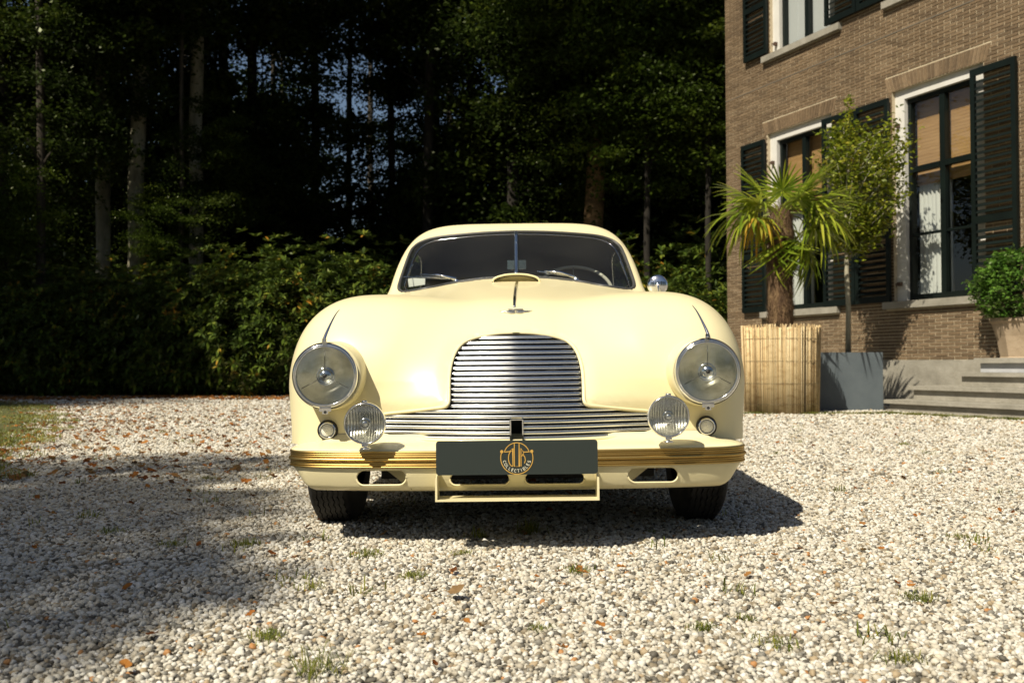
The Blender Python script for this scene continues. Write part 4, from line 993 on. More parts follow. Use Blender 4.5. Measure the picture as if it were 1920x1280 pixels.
mb = MB(); mb.tube([(-.70,3.95,.30),(.70,3.95,.30)], .035); mb.box((-.3,3.80,.17),(.3,4.2,.24)); partmb('front_axle', mb, M_dark, car, False)
for s_ in (-1,1):
    mb = MB(); mb.box((s_*.50-.01,3.5,.24),(s_*.50+.01,4.3,.62)); partmb('wheel_housing', mb, M_dark, car, False)

# ---- number plate with its bracket
def rrect(x0, z0, x1, z1, r, n=6):
    P = []
    for cx, cz, a0 in ((x1-r,z1-r,0),(x0+r,z1-r,90),(x0+r,z0+r,180),(x1-r,z0+r,270)):
        for k in range(n+1): a = R(a0+90*k/n); P.append((cx+math.cos(a)*r, cz+math.sin(a)*r))
    return P
M_plate = mat('plate_green', (.024,.033,.030), .45)
M_logo = mat('logo_gold', (.62,.37,.08), .45)
M_cream = mat('letter_cream', (.72,.70,.55), .5)
PY = 3.190
pp = rrect(-.2585,.2535,.2585,.3625,.010); n_ = len(pp)
V = [(x,PY,z) for x,z in pp]+[(x*1.0,PY+.004,z) for x,z in pp]
F = [tuple(range(n_))[::-1], tuple(range(n_,2*n_))]+[(i,(i+1)%n_,(i+1)%n_+n_,i+n_) for i in range(n_)]
plate = part('number_plate', V, [tuple(f) for f in F], M_plate, car, False)
LX, LZ = 0.0, .3065; LS = .0515       # emblem centre and unit
def L(x, z, y=0): return (LX+x*LS, PY-.0008-y, LZ+z*LS)
def strip(pts, w=.045, closed=False, z=.0006):
    """flat raised line work on the plate"""
    P = np.array(pts, float); n = len(P); V = []; F = []
    for i in range(n):
        a = P[(i-1)%n] if (closed or i > 0) else P[i]; b = P[(i+1)%n] if (closed or i < n-1) else P[i]
        t = (b-a)/max(np.linalg.norm(b-a),1e-9); nn = np.array([-t[1],t[0]]); k = 1.0
        if (closed or 0 < i < n-1):
            t1 = (P[i]-a)/max(np.linalg.norm(P[i]-a),1e-9); c = abs(np.dot(t1,t)); k = 1/max(c,.5)
        for s_ in (-1,1):
            q = P[i]+nn*w*s_*k; V.append(L(q[0],q[1],z)); V.append(L(q[0],q[1],-.0005))
    m = n if closed else n-1
    for i in range(m):
        a = i*4; b = ((i+1)%n)*4; F += [(a,b,b+2,a+2),(a+1,a,a+2,a+3),(a,a+1,b+1,b),(a+2,b+2,b+3,a+3)]
    return V, F
lg = MB()
arcp = lambda a0,a1,r,n=30,cx=0,cz=0: [(cx+math.cos(R(a0+(a1-a0)*k/n))*r, cz+math.sin(R(a0+(a1-a0)*k/n))*r) for k in range(n+1)]
for pts, cl in (
    (arcp(17,163,.80,36,0,.14)+[(-.77,.37)], False),                            # dome
    (arcp(160,380,1.0,60,0,0), False),                                          # lower ring
    ([(-.80,.37),(-.45,.40),(-.24,.60),(-.24,-.50)], False),                   # J / D limb
    ([(-.24,-.50)]+[(-.24-.28*math.sin(R(a)),-.02+.50*math.cos(R(a))) for a in range(170,10,-12)]+[(-.42,.36)], False),
    ([(-.15,.92),(-.15,-.53),(.15,-.53),(.15,.92)], False),                    # U
    ([(.26,-.52),(.26,.60),(.42,.36),(.80,.37)], False),
    ([(.30,.10),(.44,.30),(.40,.12)], False),
    ([(.40,.20),(.50,.05),(.53,-.15),(.47,-.34)], False)):
    lg.add(*strip(pts, .024, cl))
for s_ in (-1,1):
    V, F = lathe([(.0001,-.001),(.10*LS,-.001),(.10*LS,.0)], 12, 'y'); lg.add([(v[0]+L(s_*.93,.40)[0], PY-.0008+v[1], v[2]+L(0,.40)[2]) for v in V], F)
partmb('emblem', lg, M_logo, plate, False)
# COLLECTIBLES round the lower ring, drawn as strokes
GL = {'C':[[(.8,.85),(.5,1),(.15,.8),(.05,.5),(.15,.2),(.5,0),(.8,.15)]],'O':[[(.5,1),(.12,.8),(.02,.5),(.12,.2),(.5,0),(.88,.2),(.98,.5),(.88,.8),(.5,1)]],
 'L':[[(.2,1),(.2,0),(.8,0)]],'E':[[(.8,1),(.2,1),(.2,0),(.8,0)],[(.2,.5),(.7,.5)]],'T':[[(.05,1),(.95,1)],[(.5,1),(.5,0)]],'I':[[(.5,1),(.5,0)]],
 'B':[[(.2,0),(.2,1),(.65,1),(.8,.75),(.6,.52),(.2,.52)],[(.6,.52),(.88,.28),(.7,0),(.2,0)]],'S':[[(.82,.85),(.5,1),(.2,.8),(.3,.58),(.7,.42),(.82,.2),(.5,0),(.15,.15)]]}
lt = MB(); word = 'COLLECTIBLES'; hh = .185
for k, ch in enumerate(word):
    a = R(197+(343-197)*k/(len(word)-1)); rc = .80
    for st in GL[ch]:
        pts = []
        for (px,pz) in st:
            lx = (px-.5)*.155; lz = (pz-.5)*hh
            # letters stand with their feet towards the ring
            ux, uz = -math.sin(a), math.cos(a)        # along the ring, counter-clockwise
            rx, rz = -math.cos(a), -math.sin(a)       # towards the centre = letter up
            pts.append((math.cos(a)*rc+ux*lx+rx*lz, math.sin(a)*rc+uz*lx+rz*lz))
        lt.add(*strip(pts, .0145))
partmb('lettering', lt, M_cream, plate, False)
mb = MB()
P = rrect(-.2575,.1715,.2575,.30,.012); 
def flange(x0,x1,z0,z1,y0=3.186,y1=3.198): mb.box((x0,y0,z0),(x1,y1,z1))
flange(-.262,.262,.1695,.1755); flange(-.262,-.2555,.1755,.243); flange(.2555,.262,.1755,.243)
mb.box((-.262,3.1985,.1697),(.262,3.30,.1735)); 
for s_ in (-1,1):
    x0 = s_*.2605; V = [(x0,3.198,.1735),(x0,3.198,.243),(x0,3.30,.27),(x0,3.30,.1735)]; V2 = [(x-s_*.003,y,z) for x,y,z in V]
    mb.add(V+V2, [(0,1,2,3),(7,6,5,4),(0,4,5,1),(1,5,6,2)])
mb.box((-.20,3.195,.262),(.20,3.262,.27))
partmb('plate_bracket', mb, M_paint, car, False)

# ---- lamps
def lens_glass(name, kind):
    def bmp(n, g, fr):
        tc = N(n,'ShaderNodeTexCoord'); mp = N(n,'ShaderNodeMapping')
        if kind == 'flute':
            t = N(n,'ShaderNodeTexWave', i_Scale=34.0, i_Distortion=.4, wave_type='BANDS', bands_direction='X')
        else:
            mp.inputs['Scale'].default_value = (1,1,.25); t = N(n,'ShaderNodeTexNoise', i_Scale=38.0, i_Detail=3)
        n.links.new(tc.outputs['Object'], mp.inputs[0]); n.links.new(mp.outputs[0], t.inputs['Vector'])
        bp = N(n,'ShaderNodeBump', i_Strength=.08, i_Distance=.003); n.links.new(t.outputs['Fac'] if kind != 'flute' else t.outputs['Fac'], bp.inputs['Height'])
        n.links.new(bp.outputs[0], g.inputs['Normal'])
    return glassy(name, (.93,.94,.90), 1.0, .02, 1.38, bmp)
M_lens = lens_glass('headlamp_glass', 'soft')
def lamp_frame(c, d):
    """transform: local y = into the car along direction d"""
    d = Vector(d).normalized(); x = d.cross(Vector((0,0,1))).normalized(); z = x.cross(d).normalized()
    M = Matrix((x,d,z)).transposed()
    return lambda v: M @ Vector(v) + Vector(c)
M_fog = glassy('fog_glass', (.95,.96,.93), 1.0, .04, 1.75)
M_bulb = mat('bulb_shield', (.70,.73,.76), .08, 1.0)
for s_ in (-1,1):
    c = cw(s_*358.5,-20.5,3.345); T = lamp_frame(c, (s_*.05,1,.0)); r = .1085
    mb = MB(); mb.lathe([(r*1.03,.012),(r*1.035,.05),(r*1.03,.16)], 48, T, 'y')
    Tp = lamp_frame(c+Vector((-s_*.003,.0,-.001)), (s_*-.03,1,.01)); mb = MB(); mb.lathe([(r*.99,.021),(r*1.035,.0215),(r*1.06,.026),(r*1.08,.06),(r*1.11,.17)], 48, Tp, 'y')
    hl = partmb('headlight', mb, M_paint)
    mb = MB(); pr = [(r*.885,.010),(r*.885,-.004),(r*.905,-.008),(r*.925,-.006),(r*.935,-.0015),(r*.955,-.005),(r*.99,-.001),(r*1.02,.010),(r*1.03,.026),(r*1.02,.040)]
    mb.lathe(pr, 64, T, 'y'); partmb('rim', mb, M_chrome, hl); mb = MB(); mb.lathe([(r*1.028,.019),(r*1.046,.018),(r*1.050,.026),(r*1.03,.030)], 64, T, 'y'); partmb('gasket', mb, M_rubber, hl)
    mb = MB(); mb.lathe([(r*.90,.004)]+[(r*.9*math.sin(a), .095-.095*(1-math.cos(a))*0 - .091*(math.sin(a))**2+.0) for a in np.linspace(math.pi/2,.02,16)][1:], 40, T, 'y')
    partmb('reflector', mb, M_refl, hl)
    mb = MB(); mb.lathe([(.0005+r*.895*t, -.012+.014*t*t) for t in np.linspace(0,1,12)], 40, T, 'y'); partmb('lens', mb, M_lens, hl)
    mb = MB(); sp = [(.0255*math.cos(a), .010-.021*math.sin(a)) for a in np.linspace(-.6,math.pi/2-.02,14)]
    mb.lathe(sp, 28, T, 'y'); mb.lathe([(.031,.018),(.031,.010),(.026,.008)], 28, T, 'y'); partmb('bulb_shield', mb, M_bulb, hl)
    V, F = lathe([(.0001,-.0125),(.0075,-.0115),(.0075,-.006)], 16, 'y'); part('bulb_cap', [T(v) for v in V], F, M_rubber, hl)
    mb = MB()
    for a in (90,-28,208): mb.tube([T((math.cos(R(a))*.02,-.004,math.sin(R(a))*.02)), T((math.cos(R(a))*.088,-.002,math.sin(R(a))*.088))], .0013, 6)
    partmb('wire_tripod', mb, mat('dark_wire',(.10,.10,.095),.35,1.0), hl)
    mb = MB(); mb.box((-.007,-.012,r*.98),(.007,.012,r*1.16), lambda x,y,z: T((x,y,z))); mb.lathe([(.0001,-.015),(.004,-.014),(.004,-.01)], 12, lambda v: T((v[0],v[1],v[2]+r*1.08)), 'y')
    partmb('top_clip', mb, M_chrome, hl, False)
    mb = MB(); mb.box((-.020,-.004,-r*1.10),(.020,.014,-r*.99), lambda x,y,z: T((x,y,z))); mb.box((-.010,-.004,-r*1.18),(.010,.014,-r*1.10), lambda x,y,z: T((x,y,z)))
    mb.mi = 1; mb.lathe([(.0001,-.0065),(.005,-.0065),(.005,-.003)], 12, lambda v: T((v[0],v[1],v[2]-r*1.12)), 'y'); partmb('lug', mb, [M_chrome, M_rubber], hl, False)
    # fog lamp
    zc = -108-1.5*s_*-1*0; c = cw(s_*284.5, -107+ (3.5 if s_ > 0 else -3.5), 3.235); T = lamp_frame(c, (0,1,0)); r = .0690
    mb = MB(); mb.lathe([(r*.995,.004),(r*.98,.02),(r*.80,.05),(r*.45,.07),(.0005,.075)], 40, T, 'y'); fl = partmb('fog_lamp', mb, M_chrome)
    mb = MB(); mb.lathe([(r*.90,.004),(r*.905,-.004),(r*.935,-.0075),(r*.965,-.005),(r,.002),(r*.995,.010)], 48, T, 'y'); partmb('rim', mb, M_chrome, fl)
    mb = MB(); mb.lathe([(r*.90,.006)]+[(r*.9*math.sin(a), .042-.036*math.sin(a)**2) for a in np.linspace(math.pi/2,.02,12)][1:], 36, T, 'y'); partmb('reflector', mb, M_refl_f, fl)
    V = []; F = []; nf = 28                                      # fluted glass: real vertical ribs
    rr = r*.90; xs = np.linspace(-rr, rr, nf*4+1); K = 13
    for i, x in enumerate(xs):
        hh_ = math.sqrt(max(rr*rr-x*x, 1e-8))
        for j in range(K):
            z = -hh_+2*hh_*j/(K-1); rad = (x*x+z*z)/(rr*rr)
            V.append(T((x, -.010+.012*rad-.0022*abs(math.sin(i*math.pi/4))*(1 if rad < .98 else 0), z)))
    for i in range(len(xs)-1):
        for j in range(K-1): a = i*K+j; F.append((a,a+K,a+K+1,a+1))
    part('fluted_lens', V, F, M_fog, fl)
    mb = MB(); mb.lathe([(.013*math.cos(a), .006-.014*math.sin(a)) for a in np.linspace(-.5,math.pi/2-.02,10)], 20, T, 'y'); mb.lathe([(.020,.012),(.020,.006),(.015,.004)], 20, T, 'y'); partmb('bulb_shield', mb, M_bulb, fl)
    mb = MB(); mb.box((-.008,-.006,r*.98),(.008,.012,r*1.08), lambda x,y,z: T((x,y,z)))
    mb.box((-.010,-.002,-r*1.08),(.010,.016,-r*.99), lambda x,y,z: T((x,y,z))); mb.tube([T((0,.012,-r*1.0)),T((0,.014,-r*1.20))], .006, 8)
    mb.lathe([(.0001,-r*1.13),(.014,-r*1.13),(.018,-r*1.17),(.018,-r*1.22),(.0001,-r*1.22)], 20, lambda v: T((v[0],v[1]+.014,v[2]))); partmb('mounting_foot', mb, M_chrome, fl)
    # side lamp
    c = hit(s_*353.5,-122, t1=4.2); T = lamp_frame(c+Vector((0,-.012,0)), (s_*.03,1,0)); r = .0345
    mb = MB(); mb.lathe([(r*.86,-.004),(r*.90,-.009),(r*.98,-.008),(r*1.03,.0),(r*1.05,.012),(r*1.02,.04)], 36, T, 'y'); sd = partmb('side_lamp', mb, M_rubber)
    mb = MB(); mb.lathe([(r*.68,-.006),(r*.72,-.012),(r*.80,-.0115),(r*.88,-.006)], 36, T, 'y'); partmb('rim', mb, M_chrome, sd)
    pr = []
    for t in np.linspace(0,1,40): pr.append((.0003+r*.70*t, -.013+.008*t*t+.0009*math.sin(t*math.pi*9)))
    mb = MB(); mb.lathe(pr, 36, T, 'y'); partmb('lens', mb, mat('side_lamp_glass', (.80,.80,.74), .08, 0, 1.0, build=None), sd)

# ---- bright trim on wings and bonnet
def ribbon(px, w, m, name, h=.006):
    """half-round moulding lying on the body, w = list of half widths (m)"""
    P = spline(px, 24); ww = np.interp(np.linspace(0,1,24), np.linspace(0,1,len(w)), w); V = []; F = []
    pts = [hit(a,b) for a,b in P]
    for i, p in enumerate(pts):
        t = (pts[min(i+1,23)]-pts[max(i-1,0)]).normalized(); nn = nrm(p); sd_ = t.cross(nn).normalized()
        for q in np.linspace(0, math.pi, 7): V.append(p+sd_*math.cos(q)*ww[i]+nn*(math.sin(q)*h*(.4+.6*ww[i]/max(w))-.001))
    for i in range(23):
        for q in range(6): a = i*7+q; F.append((a,a+7,a+8,a+1))
    F.append(tuple(range(7))); F.append(tuple(23*7+k for k in range(7))[::-1])
    return part(name, V, F, m)
for s_ in (-1,1):
    ribbon([(s_*331,103),(s_*339,92),(s_*348,75),(s_*357,55),(s_*361,42)], [.001,.003,.0045,.0065,.0075], M_chrome, 'wing_moulding', .009)
ribbon([(2.5,154),(1,148),(-1,135),(-2,120),(-2.5,104)], [.006,.0075,.007,.0065,.0055], M_chrome, 'bonnet_moulding', .008)
# winged bonnet badge
mb = MB()
for s_ in (-1,1):
    for k, (z0,z1,xo) in enumerate(((96,97.2,31),(93.8,95.6,24),(92,93.6,15))):
        P = [hit(s_*a, (z0+z1)/2-1.2*math.sin(a/xo*math.pi)*(1 if k == 0 else .4), off=.003) for a in np.linspace(1, xo, 9)]
        mb.tube(P, [.0032]*6+[.0028,.002,.001], 6, False, .6)
    for a in range(4, 28, 3): mb.tube([hit(s_*a, 96.3-.6, off=.005), hit(s_*(a+1.2), 93.0+.05*a, off=.004)], .0011, 4)
mb.tube([hit(-14,98.4,off=.004), hit(14,98.4,off=.004)], .004, 6, False, .6)
partmb('wing_badge', mb, M_chrome)
# ---- air scoop on the bonnet, ahead of the windscreen
V = []; F = []; ny_, nx_ = 10, 25
base = [hit(a,158, t0=4.3) for a in (0,)][0]
y0 = 4.60
zb = lambda x, y: 0.0
def bonnet_z(x, y):
    zs = np.linspace(.6,1.15,500); f = fbody(np.full(500,x), np.full(500,y), zs); k = np.nonzero(f < 0)[0]; return zs[k[-1]]
def scoop(off):
    V = []; F = []
    for j in range(ny_):
        t = j/(ny_-1); y = 4.60+t*.26; hw = (.110+off)*(1-.0*t); h = (.037+off)*(1-t**1.5)
        for i in range(nx_):
            a = math.pi*i/(nx_-1); x = -math.cos(a)*hw; V.append((x, y+off, bonnet_z(x,y)-.002+h*math.sin(a)**.75))
    for j in range(ny_-1):
        for i in range(nx_-1): a = j*nx_+i; F.append((a,a+1,a+nx_+1,a+nx_))
    return V, F
Vo, Fo = scoop(0); Vi, Fi = scoop(-.006); k = len(Vo)
F = Fo+[tuple(i+k for i in f)[::-1] for f in Fi]+[(i, i+k, i+1+k, i+1) for i in range(nx_-1)]
kb = len(Vo)*2; back = [(v[0]*.97, v[1]+.060, v[2]+.001) for v in Vi[:nx_]]; F.append(tuple(range(kb, kb+nx_))); F = list(F)
scoop_o = part('bonnet_scoop', list(Vo)+list(Vi)+back, F, M_paint)
mb = MB(); P = [Vector(Vo[i])+Vector((0,-.002,0)) for i in range(nx_)]; mb.tube(P, .0045, 8); partmb('scoop_lip', mb, M_paint, scoop_o)
# ---- windscreen centre bar, wipers
mb = MB(); P = [hit(0, b, 4.55, off=.004) for b in np.linspace(163, 244, 12)]; mb.tube(P, .0095, 10, False, .5, up=[(0,-.8,.6)]*12)
partmb('centre_bar', mb, mat('bar_metal', (.62,.70,.76), .25, 1.0))
def wiper(pv, el, tip0, tip1):
    mb = MB(); pv = hit(*pv, t0=4.6, off=.012); el = hit(*el, t0=4.6, off=.03); a = hit(*tip0, t0=4.6, off=.012); b = hit(*tip1, t0=4.6, off=.012)
    mb.tube([pv, pv.lerp(el,.5)+Vector((0,-.01,.008)), el], [.009,.007,.004], 8); mb.tube([pv+Vector((0,.01,-.03)), pv], .012, 10)
    w = partmb('wiper', mb, M_chrome)
    mb = MB(); mb.tube([a,b], .0042, 6); mb.tube([a.lerp(b,.25)+Vector((0,-.006,.004)), a.lerp(b,.75)+Vector((0,-.006,.004))], .0035, 6); partmb('wiper_blade', mb, M_chrome, w)
    return w
wiper((-112,153.5),(-176,158),(-211,160),(-118,154.5))
wiper((112,153.5),(52,161),(40,167),(108,155.5))
# ---- mirror on the right wing
mb = MB(); c = cw(265,143,4.86); T = lamp_frame(c, (.1,1,0)); mb.lathe([(.0005,-.016)]+[(.050*math.sin(a), .006-.022*math.cos(a)) for a in np.linspace(.15,math.pi/2,9)]+[(.050,.010),(.0005,.012)], 36, T, 'y')
mir = partmb('wing_mirror', mb, M_chrome); mb = MB(); mb.tube([T((0,-.02,.006)),T((0,-.03,-.01)),T((0,-.022,-.05)),T((0,.0,-.09))], .006, 8); mb.lathe([(.0005,-.030),(.010,-.028),(.012,-.018)], 16, lambda v: T((v[0],v[1]+0,v[2])), 'y'); partmb('mirror_arm', mb, M_chrome, mir)
# ---- interior
mb = MB(); mb.box((-.62,5.02,.78),(.62,5.30,.955)); partmb('dashboard', mb, mat('dash_dark',(.03,.025,.02),.6), car, False)
sw_c = Vector((.31,5.30,.985)); d = Vector((0,-.72,.69)).normalized(); ux = Vector((1,0,0)); uy = d.cross(ux).normalized()
mb = MB(); mb.tube([sw_c+ux*math.cos(a)*.20+uy*math.sin(a)*.20 for a in np.linspace(0,2*math.pi,49)[:-1]], .010, 8, True)
stw = partmb('steering_wheel', mb, mat('bakelite',(.55,.52,.45),.25,coat=1.0)); mb = MB()
for a in (90,210,330): mb.tube([sw_c+d*-.02, sw_c+ux*math.cos(R(a))*.195+uy*math.sin(R(a))*.195], .005, 6)
mb.tube([sw_c, sw_c-d*.35], .02, 10); partmb('column', mb, M_chrome, stw)
for s_ in (-1,1):
    bm = bmesh.new(); bmesh.ops.create_cube(bm, size=1.0, matrix=Matrix.Translation((s_*.29,5.98-3.89,.78)) @ Matrix.Rotation(-.2,4,'X') @ Matrix.Diagonal((.50,.16,.58,1)))
    bmesh.ops.bevel(bm, geom=list(bm.edges), offset=.06, segments=3, affect='EDGES'); me = bpy.data.meshes.new('seat_back'); bm.to_mesh(me); bm.free(); me.materials.append(M_leather)
    for p in me.polygons: p.use_smooth = True
    link('seat', me, car)
# quarter-light bars seen through the screen
for s_ in (-1,1):
    mb = MB(); mb.tube([(s_*.615,5.42,1.01),(s_*.575,5.40,1.13),(s_*.545,5.45,1.23)], .007, 6); partmb('quarterlight_bar', mb, M_chrome)
mb = MB(); c = cw(1,184,5.10); mb.box((c.x-.048,5.10,c.z-.023),(c.x+.048,5.115,c.z+.023)); mb.tube([(c.x,5.105,c.z),(c.x,5.13,c.z+.12)], .005); 
partmb('rear_view_mirror', mb, mat('mirror_back',(.62,.68,.72),.15,1.0), car, False)
c = cw(-187,155,5.09); mb = MB(); mb.box((c.x-.045,5.085,c.z-.024),(c.x+.043,5.087,c.z+.020), lambda x,y,z: (x,y+(z-c.z)*.3,z+(x-c.x)*.14)); partmb('paper_card', mb, mat('white_card',(.82,.82,.78),.7), car, False)
# cowl vent floor between bonnet and glass: nothing needed
# ---- wheels
def wheel(cx, cy):
    r = .330; w = .165; s_ = 1 if cx > 0 else -1
    pr = [(r*.66,-w/2+.01),(r*.80,-w/2),(r*.93,-w/2+.004),(r*.985,-w/2+.014),(r,-w/2+.03),(r,w/2-.03),(r*.985,w/2-.014),(r*.93,w/2-.004),(r*.80,w/2),(r*.66,w/2-.01)]
    V = []; F = []; seg = 96
    V_, F_ = [], []
    def rx(v): return (cx+v[1]*1, cy+v[0], r+v[2])
    # tread as real blocks: zigzag grooves
    mb = MB(); mb.lathe([(a,b) for a,b in pr], seg, lambda v: rx((v[0],v[1],v[2])), 'y')
    ty = partmb('wheel', mb, M_tyre)
    tr = MB()
    for rib in range(6):
        o0 = -w/2+.024+rib*(w-.048)/6; o1 = o0+(w-.048)/6-.0045
        for k in range(seg):
            z0 = .003*(1 if k % 2 else -1); z1 = -z0; a0 = 2*math.pi*k/seg; a1 = 2*math.pi*(k+1)/seg
            V = [];
            for (a, z_) in ((a0,z0),(a1,z1)):
                for o in (o0+z_, o1+z_):
                    for q in (r-.002, r+.006): V.append((cx+o, cy+math.cos(a)*q, r+math.sin(a)*q-.004))
            tr.add(V, [(1,3,7,5),(0,1,5,4),(2,6,7,3),(0,2,3,1),(4,5,7,6)])
    partmb('tread', tr, M_tyre, ty, False)
    mb = MB(); mb.lathe([(r*.67,w/2*s_-.012*s_),(r*.60,w/2*s_-.02*s_),(r*.55,w/2*s_-.05*s_),(r*.30,w/2*s_-.03*s_),(.0005,w/2*s_-.02*s_)], 32, rx, 'y'); partmb('hub', mb, M_chrome, ty)
for cx in (-.700,.700):
    for cy in (3.95, 6.46): wheel(cx, cy)
# ================================================================ POTTED PLANTS
YR = 11.85
def urot(o, u, Y): return o
# reed-clad planter
cR = at(1464, 640, YR); reed = empty('reed_planter', (cR.x, YR, 0), (0,0,0), 'round planter wrapped in golden reed matting, holding the palm', 'planter')
M_reed = mat('reed', rough=.6, build=None)
def reedb(n, b):
    ge = N(n,'ShaderNodeNewGeometry'); tc = N(n,'ShaderNodeTexCoord'); mp = N(n,'ShaderNodeMapping'); mp.inputs['Scale'].default_value = (3,3,7); t = N(n,'ShaderNodeTexNoise', i_Scale=3, i_Detail=6); n.links.new(tc.outputs['Object'], mp.inputs[0]); n.links.new(mp.outputs[0], t.inputs['Vector'])
    r = ramp(n, [(0,(.34,.22,.10)),(.25,(.58,.42,.21)),(.7,(.70,.54,.29)),(1,(.80,.66,.40))]); n.links.new(ge.outputs['Random Per Island'], r.inputs[0])
    r2 = ramp(n, [(.32,(.72,.64,.54)),(.48,(1,1,1))]); n.links.new(t.outputs['Fac'], r2.inputs[0]); mx = N(n,'ShaderNodeMixRGB', blend_type='MULTIPLY'); mx.inputs[0].default_value = .85; n.links.new(r.outputs[0], mx.inputs[1]); n.links.new(r2.outputs[0], mx.inputs[2]); n.links.new(mx.outputs[0], b.inputs['Base Color'])
M_reed = mat('reed_stalk', rough=.6, build=reedb)
mb = MB(); n_ = 330
for k in range(n_):
    a = 2*math.pi*k/n_; r0 = .425+random.uniform(-.006,.006); r1 = r0*1.055+random.uniform(-.008,.008); h = 1.03+random.uniform(-.03,.02)
    a2 = a+random.uniform(-.012,.012); am = (a+a2)/2
    if abs(a-R(292)) < .035: r0 -= .018; r1 -= .02
    mb.tube([(math.cos(a)*r0,math.sin(a)*r0,-.01),(math.cos(am)*(r0+r1)/2*1.0,math.sin(am)*(r0+r1)/2,h*.5),(math.cos(a2)*r1,math.sin(a2)*r1,h)], random.uniform(.0036,.0052), 5)
o = mb.build('reed_matting', M_reed, reed, True); o['kind'] = 'stuff'
mb = MB(); mb.lathe([(.40,-.005),(.415,.5),(.43,.98),(.36,.96),(.0005,.94)], 40); mb.build('tub', mat('tub_brown',(.10,.065,.03),.9), reed, True)
mb = MB()
for h in (.12,.36,.62,.88): mb.tube([(math.cos(a)*(.4325+.024*h),math.sin(a)*(.4325+.024*h),h) for a in np.linspace(0,2*math.pi,49)[:-1]], .0022, 4, True)
mb.build('binding_wire', mat('wire',(.25,.2,.12),.5,.6), reed)
# palm
palm = empty('fan_palm', (cR.x, YR, .94), (0,0,0), 'fan palm with hairy brown trunk and yellow green fronds growing from the reed planter', 'palm')
PB = at(1460,608,YR); PT = at(1466,402,YR); hT = PT.z-.94
mb = MB(); mb.tube([(0,0,-.05),(.0,0,.3),(-.01,0,.7),(.02,0,hT*.85),(.03,0,hT+.05)], [.135,.145,.15,.145,.09], 20)
fib = MB(); fib.mi = 0
for k in range(2600):
    z = random.uniform(-.02,hT+.05); a = random.uniform(0,6.28); r = .135+random.uniform(0,.02); l = random.uniform(.05,.14); c, s_ = math.cos(a), math.sin(a); w = random.uniform(.003,.009); o_ = random.uniform(.004,.04); tw = random.uniform(-.3,.3)
    mb.add([(c*r-s_*w,s_*r+c*w,z),(c*r+s_*w,s_*r-c*w,z),(math.cos(a+tw)*(r+o_),math.sin(a+tw)*(r+o_),z+random.choice((-1,1,1))*l)], [(0,1,2)])
mb.build('trunk', mat('palm_fibre', rough=.95, build=noise_color([(.3,(.045,.025,.012)),(.5,(.12,.07,.035)),(.7,(.26,.17,.085))], 14, 6, .7, .7, 60, stretch=(1,1,.4))), palm)
M_frond = leaf_mat('palm_frond', [(.25,(.12,.19,.012)),(.5,(.26,.33,.025)),(.75,(.42,.44,.05))], .35, .35, 2.2, .10, .35)
M_frond_y = leaf_mat('palm_frond_yellow', [(.3,(.30,.28,.03)),(.5,(.48,.36,.04)),(.7,(.60,.33,.05))], .35, .4, 9, .08, .4)
def frond_mesh(m, droop, nseg=30, Lf=.50, Lp=.45, seed=0):
    rg = random.Random(seed); mb = MB(); mb.mi = 1
    P = [Vector((0,0,0)),Vector((Lp*.5,0,-.02)),Vector((Lp,0,-.07*(1+droop)))]; mb.tube(P, [.011,.008,.006], 6); mb.mi = 0
    hub = P[-1]
    for k in range(nseg):
        a = R(-135+270*k/(nseg-1)); L = Lf*(1-.20*abs(k/(nseg-1)-.5)*2)*rg.uniform(.85,1.08); dr_ = droop*rg.uniform(.5,1.5); a += rg.uniform(-.05,.05); d = Vector((math.cos(a),math.sin(a),0)); w = .0105; s_ = Vector((-math.sin(a),math.cos(a),0))
        st_ = 6; V = []
        for j in range(st_+1):
            t = j/st_; fall = dr_*L*(t**2.1)*(.75+.4*abs(math.sin(a/2)))+rg.uniform(-.003,.003); c = hub+d*L*(t*(1-.28*dr_*t))+Vector((0,0,.06*t*L-fall)); ww = w*(.35+1.1*math.sin(math.pi*min(t*.9+.05,1))**.8)*(1 if t < .98 else .1); 
            V += [c-s_*ww+Vector((0,0,.004)), c-Vector((0,0,.005*math.sin(math.pi*t))), c+s_*ww+Vector((0,0,.004))]
        F = []
        for j in range(st_): b = j*3; F += [(b,b+3,b+4,b+1),(b+1,b+4,b+5,b+2)]
        mb.add(V, F)
    return mb.mesh('frond', [m, M_frond], False)
fm = {('g',q): frond_mesh(M_frond, dr, 24, .54, .40, q) for q, dr in enumerate((.2,.45,.75,1.1))}; fy = frond_mesh(M_frond_y, .95, 26, .42, .30, 9)
top = Vector((.03,0,hT+.02))
def frond(me, az, el, roll=0, sc=1.0, lab=None):
    o = link('frond', me, palm, top); o.rotation_mode = 'XYZ'; M_ = Matrix.Rotation(R(az),4,'Z') @ Matrix.Rotation(-R(el),4,'Y') @ Matrix.Rotation(R(roll),4,'X'); o.rotation_euler = M_.to_euler(); o.scale = (sc,)*3
    if lab: o['label'] = lab
    return o
k = 0
for az, el, dr, sc in [(10,60,0,.9),(75,70,0,.8),(150,58,0,1.0),(250,68,0,.8),(320,52,0,1.0),
                       (175,36,1,1.1),(140,30,1,1.0),(215,28,1,1.05),(285,34,1,.95),(335,30,1,1.1),(0,24,1,1.15),(45,34,1,1.0),
                       (183,8,2,1.2),(205,-2,2,1.1),(350,4,2,1.15),(15,-8,2,1.15),(80,0,2,1.0),
                       (0,-44,2,1.15),(12,-50,2,1.2),(184,-66,2,1.2)]:
    frond(fm[('g',dr)], az+random.uniform(-6,6), el+random.uniform(-5,5), random.uniform(-14,14), sc*.92)
frond(fy, 205, 6, 10, 1.1, 'yellow orange fading frond'); frond(fm[('g',3)], 330, -52, -15, .9)
